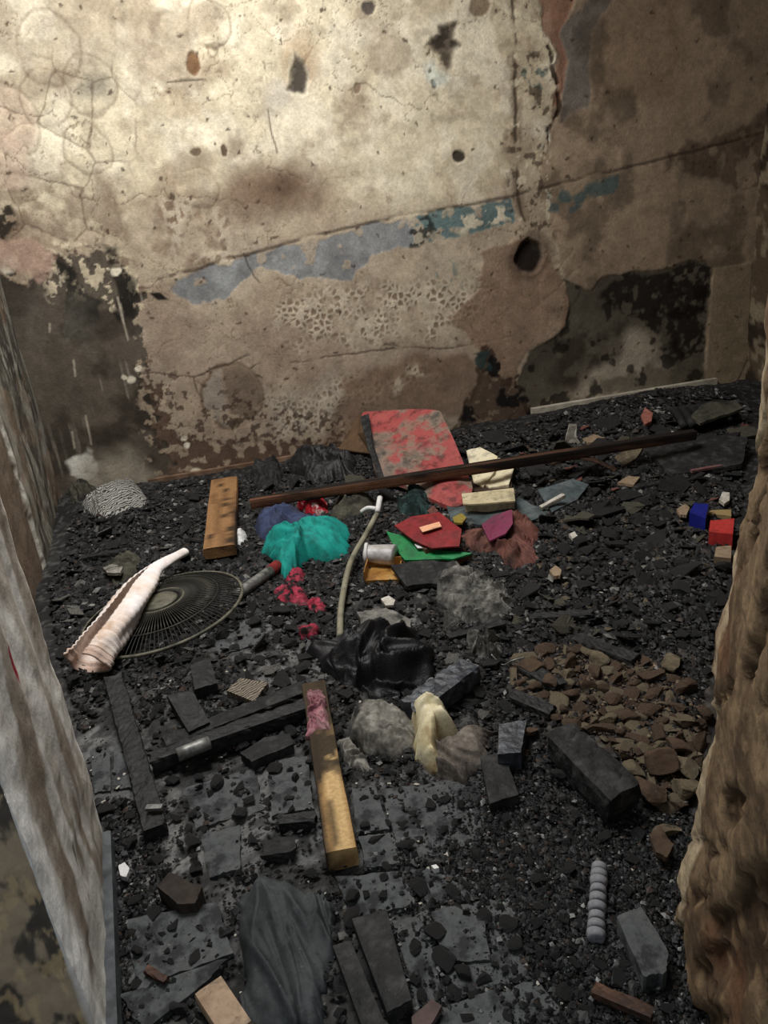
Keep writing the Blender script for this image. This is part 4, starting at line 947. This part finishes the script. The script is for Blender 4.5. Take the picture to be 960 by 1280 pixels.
heap('grey_fabric_ball', 'round singed grey fabric bundle below the ridged beam end', 'cloth', [(437, 908), (450, 896), (480, 892), (506, 897), (520, 915), (515, 938), (490, 950), (462, 946), (440, 930)], .085, GREYR, .02, 10, 94, prof=3)
heap('melted_plastic', 'folded cream melted plastic beside the grey fabric bundle', 'plastic', [(514, 900), (544, 893), (564, 904), (570, 920), (553, 930), (557, 948), (545, 966), (527, 950), (517, 926)], .08, CREAMP, .035, 9, 95, stretch=(1, .4), rot=1.2)
heap('grey_brown_rag', 'limp grey-brown rag spread below the cream melted plastic', 'rag', [(522, 944), (556, 930), (596, 912), (616, 920), (608, 940), (598, 962), (572, 984), (546, 976), (530, 960)], .035, GREYB, .03, 11, 96, stretch=(1, .4), rot=.4)
heap('grey_rag_scrap', 'small grey rag end left of the grey fabric bundle', 'rag', [(421, 934), (436, 928), (452, 944), (462, 958), (456, 966), (434, 956)], .03, GREYR, .02, 14, 97)
heap('pink_rag', 'pale pink knitted rag wrapped over the head of the yellow plank', 'rag', [(384, 866), (400, 862), (409, 876), (412, 905), (414, 920), (396, 914), (381, 922), (380, 900), (386, 884)], .03, mat('dusty_pink_knit', [(84, 40, 46), (150, 100, 108), (182, 140, 142)], 34, .9, .5, stops=[.34, .48, .64]), .016, 24, 98, lift=.05)
heap('charred_cloth', 'wide flat black charred cloth with long folds at the near end', 'cloth', [(306, 1128), (330, 1098), (384, 1118), (420, 1132), (417, 1180), (408, 1240), (402, 1296), (312, 1298), (306, 1210)], .025, mat('scorched_tarp', [(18, 20, 22), (44, 48, 50), (64, 68, 70)], 9, .7, .5, 60), .022, 9, 99, stretch=(1.6, .35), rot=.15, prof=6)
for i, (q, lb) in enumerate((([(344, 742), (360, 735), (378, 740), (384, 755), (370, 762), (352, 756)], 'pinkish-red scrap of cloth nearest the teal cloth'), ([(380, 753), (394, 750), (407, 758), (401, 768), (385, 766)], 'small pink-red cloth scrap beside the hose'), ([(374, 788), (392, 783), (400, 793), (390, 801), (376, 797)], 'pink-red cloth scrap touching the black cloth'), ([(360, 716), (378, 712), (384, 724), (370, 732), (360, 728)], 'dark red cloth scrap under the teal cloth'))):
    heap('red_cloth_scrap', lb, 'cloth scrap', q, .03, PINK, .018, 18, 100+i, 14, 60, jit=.6)
heap('burnt_sack', 'ragged burnt sacking heaped in the left back corner', 'sack', [(83, 614), (86, 598), (100, 590), (116, 595), (129, 605), (114, 614), (101, 626), (88, 629)], .10, SACK, .05, 12, 105, smooth=False)
ns = heap('newspaper_bundle', 'crumpled black-and-white newspaper bundle in the left back corner', 'newspaper', [(104, 632), (122, 618), (150, 606), (172, 610), (184, 624), (172, 636), (140, 645), (116, 646)], .06, NEWS, .03, 9, 106, smooth=False, stretch=(1, .5))
heap('white_lump', 'small white foam lump beside the orange-brown board', 'lump', [(289, 676), (294, 668), (304, 666), (311, 672), (307, 682), (296, 685)], .05, WHITE, .012, 16, 107)
heap('dark_bundle', 'charred dark bundle between back wall and long beam', 'bundle', [(364, 590), (382, 574), (412, 569), (436, 577), (446, 592), (424, 600), (392, 605)], .10, COAL, .05, 9, 108)
heap('grey_bundle', 'grey burnt bundle beside the dark one, left of the red board', 'bundle', [(312, 600), (326, 584), (344, 580), (356, 590), (352, 605), (330, 613)], .09, CHARG, .04, 10, 109)
heap('brown_rag', 'dark brown rag by the narrow end of the knitted sleeve', 'rag', [(130, 716), (140, 700), (160, 694), (180, 698), (176, 710), (156, 728), (140, 734)], .06, SACK, .03, 14, 110)
heap('teal_black_scrap', 'dark teal melted scrap between the hose and red board', 'scrap', [(498, 640), (506, 626), (524, 618), (538, 628), (536, 640), (518, 648)], .06, mat('dark_teal_melt', [(14, 18, 18), (30, 48, 46), (54, 80, 76)], 22), .04, 14, 111, smooth=False)
heap('olive_rag', 'olive-grey rag below the long beam near the blue cloth', 'rag', [(412, 640), (430, 626), (455, 622), (470, 632), (456, 646), (426, 652)], .05, SACK, .03, 12, 112)
heap('ash_heap', 'pale grey crumbling ash heap near the maroon papers', 'ash heap', [(545, 738), (556, 714), (580, 706), (604, 720), (634, 744), (637, 768), (602, 782), (562, 775)], .03, ASHL, .035, 11, 113, smooth=False)
heap('ash_heap', 'small spiky white ash tuft beside the ridged beam', 'ash heap', [(586, 812), (600, 800), (618, 806), (628, 816), (612, 826), (594, 824)], .04, ASHL, .04, 20, 114, smooth=False)

# ------------------------------------------------------------------ pipes, hose, coil
pp = empty('metal_pipe', tuple(G(322, 726)), 'grey metal tube with a red end lying beside the fan guard', 'pipe')
plank_foot((296, 744), (347, 707), .044); plank_foot((749, 1086), (745, 1170), .034); plank_foot((425, 796), (427, 755), .024); plank_foot((427, 755), (440, 702), .024)
v, fc = tube_pts([G(296, 744, .03), G(338, 714, .03)], .02, 14, 4); put('pipe_body', v, fc, METAL, pp, True)
v, fc = tube_pts([G(338, 714, .03), G(347, 707, .03)], .022, 14, 2); put('red_end', v, fc, mat('dark_red_cap', [(96, 24, 24), (136, 44, 40)], 20), pp, True)
hp = empty('curved_hose', tuple(G(425, 790)), 'thin olive-grey curved hose with white fitting', 'hose')
v, fc = tube_pts([G(425, 796, .02), G(427, 755, .03), (G(438, 704, .05)), G(458, 667, .07), G(471, 643, .09)], .0105, 10, 8); put('hose_tube', v, fc, HOSE, hp, True)
v, fc = tube_pts([G(472, 640, .095), G(475, 622, .12)], .011, 10, 3); put('white_fitting', v, fc, WHITE, hp, True)
v, fc = tube_pts([G(452, 640, .08), G(460, 635, .10), G(470, 636, .10)], .009, 8, 4); put('white_elbow', v, fc, WHITE, hp, True)
v, fc = tube_pts([G(222, 944, .055), G(262, 928, .055)], .016, 12, 3); o = put('metal_sleeve', v, fc, METAL, None, True); tag(o, 'short grey metal sleeve lying on the lower charred plank', 'pipe')
cp = [G(749, 1086, .02), G(748, 1110, .02), G(746, 1140, .02), G(745, 1170, .02)]; rc = empty('ribbed_coil', tuple(G(746, 1168)), 'grey ribbed segmented rod standing out on black crumbs', 'coil')
for k in range(9):
    t = k/8.0*3; i = min(int(t), 2); u = t-i; c0 = cp[i]*(1-u)+cp[i+1]*u; dd = (cp[3]-cp[0])/np.linalg.norm(cp[3]-cp[0]); st = np.linalg.norm(cp[3]-cp[0])/9
    v, fc = lathe_along(c0-dd*st*.46, c0+dd*st*.46, [(0, .001), (0, .0125), (.12, .0145+.0012*(k % 3)), (.85, .0145+.001*(k % 2)), (1, .0125), (1, .001)], 12); put('segment', v, fc, mat('ashen_ceramic', [(74, 74, 78), (120, 120, 124), (140, 140, 142)], 30), rc, True)
tube('bent_wire', 'thin bent wire sticking up beside the brick chips', 'wire', [G(614, 818, .03), G(628, 831, .01), G(640, 826, .03), G(655, 822, .03)], .0025, METAL, None, 6)

# ------------------------------------------------------------------ cartons and scraps by the right wall
def carton(name, label, px, h, m, lift=0.0, cat='box'):
    return plate(name, label, cat, px, h+lift, h, m, .003, int(px[0][0]), 4, jit=.02)
carton('blue_block', 'small deep blue plastic piece among black rubble', [(862, 640), (868, 628), (886, 630), (882, 648)], .06, BLUE, cat='plastic')
carton('red_carton', 'red crushed carton at the broken jamb', [(886, 664), (888, 650), (918, 648), (916, 668)], .06, REDBOX)
carton('beige_carton', 'beige flattened carton just below the red carton', [(893, 696), (895, 684), (914, 682), (914, 698)], .035, BEIGE)
carton('yellow_carton', 'yellowish flattened carton just above the red carton', [(884, 642), (890, 637), (914, 637), (914, 645)], .025, mat('yellow_card', [(120, 100, 64), (160, 138, 92)], 16))
SCR = [('cream_scrap', 'upright cream scrap of plastic behind the long beam', [(706, 553), (711, 530), (721, 529), (720, 545), (727, 555)], [.01, .11, .11, .05, .01], PALE), ('beige_flat_scrap', 'flat beige scrap just behind the long beam', [(728, 548), (742, 542), (757, 546), (752, 552), (734, 553)], .02, BEIGE), ('pink_scrap', 'pinkish crumpled scrap in the rubble behind the long beam', [(801, 520), (806, 510), (816, 516), (814, 526), (806, 530)], .06, mat('pink_scrap', [(120, 70, 60), (170, 110, 96)], 14)),
       ('grey_flat_scrap', 'pale grey bent scrap just below the long beam', [(768, 572), (782, 562), (804, 560), (796, 572), (780, 582)], [.02, .05, .05, .03, .02], OCHRE), ('brown_card_scrap', 'brown triangular card scrap in the rubble', [(772, 604), (786, 594), (800, 596), (792, 606)], .03, BEIGE), ('round_scrap', 'pale round scrap above the blue plastic piece', [(899, 624), (903, 614), (912, 615), (912, 625), (905, 629)], .04, PALE),
       ('beige_scrap', 'beige scrap left of the blue plastic piece', [(846, 636), (856, 630), (862, 634), (858, 644), (850, 643)], .03, BEIGE), ('ring_scrap', 'tan curled ring of bark in the rubble near the maroon papers', [(687, 712), (694, 706), (702, 712), (700, 720), (692, 720)], .03, BEIGE), ('pale_scrap', 'pale scrap in the black rubble beyond the maroon papers', [(711, 668), (718, 665), (722, 670), (716, 673)], .02, PALE),
       ('white_scrap', 'bright white scrap by the foot of the left skirting strip', [(148, 1082), (156, 1078), (162, 1086), (158, 1096), (150, 1094)], .03, WHITE), ('white_fleck', 'white fleck on the grey pavers', [(539, 1083), (545, 1081), (549, 1085), (543, 1087)], .03, WHITE), ('brown_leaf_scrap', 'brown jagged scrap on the dark crumbs by the broken jamb', [(812, 1044), (826, 1032), (834, 1048), (842, 1056), (834, 1072), (820, 1066)], .04, BRICK),
       ('pink_brown_slab', 'dull pink-brown flat scrap at the near edge of the pavers', [(515, 1270), (540, 1248), (552, 1256), (535, 1285), (515, 1290)], .03, mat('pinkish_scrap', [(70, 58, 56), (104, 86, 82)], 14)), ('ash_chunk', 'grey-white dry bone-like scrap left of the knitted sleeve top', [(128, 708), (140, 704), (154, 708), (150, 716), (134, 716)], .05, GREYR)]
for i, (nm, lb, q, l, m) in enumerate(SCR): plate(nm, lb, 'scrap', q, l, .012, m, .006, 400+i, 4, jit=.08)
plate('folded_newspaper', 'small folded newspaper piece above the parallel charred planks', 'newspaper', [(283, 863), (300, 848), (335, 853), (318, 876)], [.03, .04, .04, .03], .02, NEWS2, .006, 420, 6)
cg = empty('corrugated_debris', tuple(G(870, 530)), 'dark corrugated sheet debris in the far right corner', 'corrugated sheet')
POLYS.append(np.array([G(*q)[:2] for q in ((838, 509), (920, 499), (936, 526), (852, 544))]))
for k in range(7):
    a = G(842+k*11, 512-k*1.2, .05+.01*(k % 2)); b = G(856+k*11, 534-k*1.5, .03+.01*(k % 2)); v, fc = tube_pts([a, (a+b)/2+np.array([0, 0, .01]), b], .02, 8, 3); put('corrugation', v, fc, CHARG, cg, True)
plate('pale_corner_sheet', 'dusty grey crumpled sheet in the far right corner', 'sheet', [(862, 520), (880, 506), (920, 500), (930, 508), (905, 518), (875, 528)], [.07, .095, .105, .095, .08, .07], .012, SACK, .015, 421, 7)

# ------------------------------------------------------------------ rubble
rng = np.random.RandomState(11)
def inpoly(poly, n, rng):
    poly = np.array(poly, float); out = []
    while len(out) < n:
        q = np.stack([rng.uniform(poly[:, 0].min(), poly[:, 0].max(), n*3), rng.uniform(poly[:, 1].min(), poly[:, 1].max(), n*3)], 1)
        out += [tuple(t) for t in q[sdf(poly, q[:, 0], q[:, 1]) < 0]]
    return out[:n]
LUMPS = {}
_gc = G(204, 764)
GUARD = [np.array([(_gc[0]+.26*math.cos(t), _gc[1]+.26*math.sin(t)) for t in np.linspace(0, 6.28, 25)[:-1]])]
def off_things(q, extra=()):
    """distance of ground points to the nearest thing lying there, negative under it"""
    d = np.full(len(q), 9.0)
    for pl in list(POLYS)+list(extra):
        lo, hi = pl.min(0)-.15, pl.max(0)+.15
        m_ = (q[:, 0] > lo[0]) & (q[:, 0] < hi[0]) & (q[:, 1] > lo[1]) & (q[:, 1] < hi[1])
        if m_.any(): d[m_] = np.minimum(d[m_], sdf(pl, q[m_, 0], q[m_, 1]))
    return d
def free_spots(poly, sizes, rng, tight=.8):
    """a pixel for each size, the largest placed first, clear of the things and of each other"""
    cand = inpoly(poly, max(500, len(sizes)*14), rng); pos = np.array([G(x, y)[:2] for x, y in cand]); gap = off_things(pos, GUARD)
    near = np.clip(np.hypot(pos[:, 0], pos[:, 1])/2.3, .55, 1); used = np.zeros(len(cand), bool); out = [None]*len(sizes)
    for k in np.argsort(-np.asarray(sizes)):
        best, score = None, -9; ar = np.array(TAKEN).reshape(-1, 3)
        for t in rng.permutation(len(cand))[:260]:
            if used[t]: continue
            r_ = sizes[k]*near[t]*tight; sc = gap[t]-r_
            if sc > score and len(ar):
                sc = min(sc, float((np.hypot(ar[:, 0]-pos[t, 0], ar[:, 1]-pos[t, 1])-ar[:, 2]).min())-r_)
            if sc > score: best, score = t, sc
            if sc > 0: break
        used[best] = True; TAKEN.append((pos[best, 0], pos[best, 1], sizes[k]*near[best]*tight)); out[k] = cand[best]
    return out
TAKEN = []
def rubble(name, label, cat, group, m, poly, n, smin, smax, flat=.6, nvar=8, base=ICO1, seed=0, sink=.25):
    sizes = smin+(smax-smin)*rng.rand(n)**2
    for i, (x, y) in enumerate(free_spots(poly, sizes, rng)):
        k = (m.name, flat, i % nvar, seed)
        if k not in LUMPS:
            v, f = lump(seed*50+i % nvar+1, base, .5, flat); v[:, 2] -= v[:, 2].min(); LUMPS[k] = mesh(name, v, f, m)
        p = G(x, y); s = float(sizes[i])*float(np.clip(math.hypot(p[0], p[1])/2.3, .6, 1))
        o = link(name, LUMPS[k], None, (p[0], p[1], p[2]-s*sink+.009)); o.scale = (s, s, s); o.rotation_euler = (rng.normal()*.15, rng.normal()*.15, rng.rand()*6.28)
        tag(o, label, cat, group)
BRP = [(640, 838), (680, 815), (740, 812), (800, 830), (860, 850), (885, 900), (870, 980), (845, 1020), (800, 990), (760, 930), (690, 900), (645, 870)]
BIG = [((827, 965), .055), ((792, 975), .035), ((815, 1000), .045), ((855, 968), .04), ((845, 945), .035), ((833, 1050), .035), ((665, 845), .05), ((710, 850), .035), ((690, 862), .035), ((745, 830), .04), ((770, 855), .035), ((842, 838), .045), ((664, 922), .03), ((855, 995), .04)]
for i, ((x, y), s) in enumerate(BIG):
    v, f = lump(700+i, ICO2, .3, .45, 7); v = rot_z(v, i*1.3)*s; p = G(x, y); v = v+p; v[:, 2] += -v[:, 2].min()+p[2]+.008
    TAKEN.append((p[0], p[1], s*.8))
    o = put('rubble_stone', v, f, (BRICK, OCHRE)[i % 2]); tag(o, ('larger brown brick lump lying on the rubble by the jamb', 'larger ochre plaster lump lying on the rubble by the jamb')[i % 2], 'stone', ('larger brick lumps by the jamb', 'larger plaster lumps by the jamb')[i % 2])
rubble('brick_fragment', 'orange-brown brick fragment in the rubble beside the broken jamb', 'brick', 'brick fragments beside the jamb', BRICK, BRP, 62, .028, .062, .6, 8, ICO2, 1)
rubble('ochre_chip', 'ochre plaster chip in the rubble beside the broken jamb', 'plaster chip', 'ochre plaster chips beside the jamb', OCHRE, BRP, 58, .026, .06, .4, 8, ICO2, 2)
FLOORPX = [(95, 650), (200, 612), (450, 570), (660, 545), (880, 505), (935, 520), (925, 640), (900, 760), (880, 880), (860, 1000), (830, 1160), (840, 1280), (140, 1280), (138, 1060), (80, 840), (62, 740)]
rubble('char_chunk', 'jagged black charcoal chunk scattered on the floor', 'charcoal', 'charcoal chunks over the floor', COAL, FLOORPX, 230, .012, .042, .55, 14, ICO2, 3)
rubble('ash_chunk', 'rough dark grey clinker chunk scattered on the floor', 'clinker', 'grey clinker chunks over the floor', CHARG, FLOORPX, 150, .012, .04, .5, 10, ICO2, 4)
rubble('plaster_flake', 'small pale plaster flake fallen on the black floor', 'plaster flake', 'pale plaster flakes over the floor', PALE, FLOORPX, 90, .005, .013, .4, 6, ICO0, 5)
rubble('dusty_chip', 'small dusty ochre chip on the floor away from the jamb', 'chip', 'dusty chips over the floor', OCHRE, [(560, 560), (930, 520), (900, 800), (640, 800)], 50, .008, .025, .35, 6, ICO0, 6)
# crumbs nobody could count
def crumbs(name, label, n, poly, smin, smax, cols, probs, seed, dens=None):
    r = np.random.RandomState(seed); FPoly = np.array([P(*q)[:2] for q in poly])
    pts = []
    while len(pts) < n:
        q = np.stack([r.uniform(FPoly[:, 0].min(), FPoly[:, 0].max(), n), r.uniform(FPoly[:, 1].min(), FPoly[:, 1].max(), n)], 1)
        q = q[sdf(FPoly, q[:, 0], q[:, 1]) < 0]
        if dens is not None: q = q[r.rand(len(q)) < dens(q)]
        q = q[off_things(q) > -.004]
        pts += list(map(tuple, q))
    pts = np.array(pts[:n]); nb = 6
    bv = np.array([(1, 0, 0), (-1, 0, 0), (0, 1, 0), (0, -1, 0), (0, 0, 1), (0, 0, -1)], float); bf = np.array([(0, 2, 4), (2, 1, 4), (1, 3, 4), (3, 0, 4), (2, 0, 5), (1, 2, 5), (3, 1, 5), (0, 3, 5)])
    s = (smin+(smax-smin)*r.rand(n)**3)*np.clip(np.hypot(pts[:, 0], pts[:, 1])/2.4, .55, 1); sc = s[:, None]*np.stack([.7+.6*r.rand(n), .5+.6*r.rand(n), .3+.5*r.rand(n)], 1); an = r.rand(n)*6.28
    jit = 1+(r.rand(n, nb, 1)-.5)*.7
    V = bv[None]*jit*sc[:, None, :]; ca, sa = np.cos(an)[:, None], np.sin(an)[:, None]
    tl = (r.rand(n)[:, None]-.5)*1.2
    x = V[..., 0]*ca-V[..., 1]*sa; y = V[..., 0]*sa+V[..., 1]*ca; z = V[..., 2]+tl*V[..., 0]*.5
    V = np.stack([x+pts[:, :1], y+pts[:, 1:2], z+(hf(pts[:, 0], pts[:, 1])+s*.12+.004+.008*r.rand(n))[:, None]], 2).reshape(-1, 3)
    Fc = (bf[None]+np.arange(n)[:, None, None]*nb).reshape(-1, 3)
    ci = r.choice(len(cols), n, p=probs); cc = np.array([lin(*c) for c in cols])[ci]*(.6+.8*r.rand(n))[:, None]; cc = np.repeat(cc, nb, 0)
    o = link(name, mesh(name, V, Fc, vmat('crumb_surface', 90, .3, .65, .4, 200, .4), False, cc), FLOOR); o['kind'] = 'stuff'; o['label'] = label; return o
def dn(q):
    px, py = project(np.stack([q[:, 0], q[:, 1], np.zeros(len(q))], 1))
    d = np.full(len(q), 1.0)
    d = np.where((py < 620) & (px < 700), .6, d)
    for pl in ([(150, 950), (390, 935), (420, 985), (610, 965), (620, 1050), (450, 1080), (300, 1080), (285, 1150), (160, 1260)], [(250, 800), (390, 770), (400, 830), (280, 850)], [(430, 1090), (600, 1080), (660, 1290), (400, 1290)]):
        d = np.where(sdf(np.array(pl), px, py) < 0, .2, d)
    return d*np.clip((fbm(q[:, 0], q[:, 1], 7, 3, 500)-.3)*3.2, .1, 1)
crumbs('char_crumbs', 'black and grey char crumbs covering the floor', 46000, FLOORPX, .003, .019, [(10, 10, 10), (22, 22, 23), (50, 50, 50), (112, 110, 106), (54, 42, 33)], [.5, .27, .14, .04, .05], 12, dn)
NEARPX = [(140, 1000), (400, 990), (640, 960), (700, 930), (800, 1020), (865, 1010), (880, 1130), (900, 1290), (140, 1290), (138, 1060)]
def dn2(q):
    px, py = project(np.stack([q[:, 0], q[:, 1], np.zeros(len(q))], 1)); d = sst(450, 660, px)*.9+.06; d = np.maximum(d, sst(230, 170, px)*.4)
    for pl in PAV: d = np.where(sdf(np.array(pl), px, py) < 0, d*.25, d)
    return d*np.clip((fbm(q[:, 0], q[:, 1], 9, 3, 502)-.25)*3, .15, 1)
crumbs('fine_crumbs', 'fine black and grey crumbs over the near floor', 24000, NEARPX, .002, .014, [(10, 10, 10), (24, 25, 26), (54, 56, 57), (124, 124, 122), (58, 46, 38)], [.46, .29, .17, .04, .04], 14, dn2)
crumbs('rubble_crumbs', 'brown brick crumbs and dust by the broken jamb', 6500, BRP, .003, .014, [(56, 43, 33), (78, 62, 47), (40, 32, 26), (108, 94, 75), (20, 18, 16)], [.35, .2, .2, .1, .15], 13)

# thin burnt flakes and sheets lying over each other
def flakes(name, label, cat, group, n, poly, smin, smax, mats, seed, tilt=.35):
    r = np.random.RandomState(seed); base = []
    for k in range(10):
        N = 9; th = np.sort(r.rand(N)*6.28); rad = .55+.5*r.rand(N); o_ = np.stack([np.cos(th)*rad, np.sin(th)*rad*(.5+.5*r.rand()), (r.rand(N)-.5)*.25], 1)
        V = np.concatenate([o_, o_-[0, 0, .09], [[0, 0, .08*r.rand()]]]); fc = [(j, (j+1) % N, 2*N) for j in range(N)] + [(N+j, N+(j+1) % N, (j+1) % N, j) for j in range(N)] + [tuple(range(2*N-1, N-1, -1))]
        base.append((V, fc))
    ms = {}
    sizes = smin+(smax-smin)*r.rand(n)**1.6
    for i, (x, y) in enumerate(free_spots(poly, sizes, r)):
        m = mats[i % len(mats)]; k = (i % 10, m.name)
        if k not in ms: ms[k] = mesh(name, *base[i % 10], m)
        p = G(x, y); sz = float(sizes[i])*float(np.clip(math.hypot(p[0], p[1])/2.2, .5, 1)); o = link(name, ms[k], None, (p[0], p[1], p[2]+sz*.18+.012)); o.scale = (sz,)*3
        o.rotation_euler = (r.normal()*tilt, r.normal()*tilt, r.rand()*6.28); tag(o, label, cat, group)
flakes('burnt_flake', 'thin burnt sheet fragment in the rubble along the back wall', 'burnt fragment', 'burnt sheets along the back wall', 90, [(330, 600), (450, 575), (680, 545), (880, 505), (935, 520), (920, 620), (820, 660), (680, 660), (480, 640), (340, 640)], .025, .085, [CHAR, CHARG, SACK, COAL, MAROON, CHARG], 21)
flakes('burnt_flake', 'thin burnt flake in the black rubble beyond the brick chips', 'burnt fragment', 'burnt flakes beyond the brick chips', 70, [(660, 650), (900, 640), (895, 800), (640, 810), (600, 740)], .02, .06, [CHAR, COAL, CHARG, COAL, SACK], 22)
flakes('burnt_flake', 'thin burnt flake around the fan guard and knitted sleeve', 'burnt fragment', 'burnt flakes around the fan guard', 60, [(95, 660), (250, 620), (330, 700), (330, 780), (240, 840), (100, 860), (75, 760)], .02, .06, [CHAR, CHARG, COAL, ASHL], 23)
flakes('burnt_flake', 'thin burnt flake between the black cloth and the parallel planks', 'burnt fragment', 'burnt flakes by the black cloth', 50, [(270, 760), (420, 740), (640, 760), (640, 900), (420, 900), (280, 880)], .02, .055, [CHARG, CHAR, ASHL, COAL], 24)
flakes('burnt_flake', 'thin burnt flake on the ash near the doorway', 'burnt fragment', 'burnt flakes near the doorway', 60, [(145, 1000), (420, 980), (640, 1000), (830, 1040), (835, 1280), (145, 1280)], .012, .035, [CHAR, COAL, CHARG, CHAR], 25, .15)
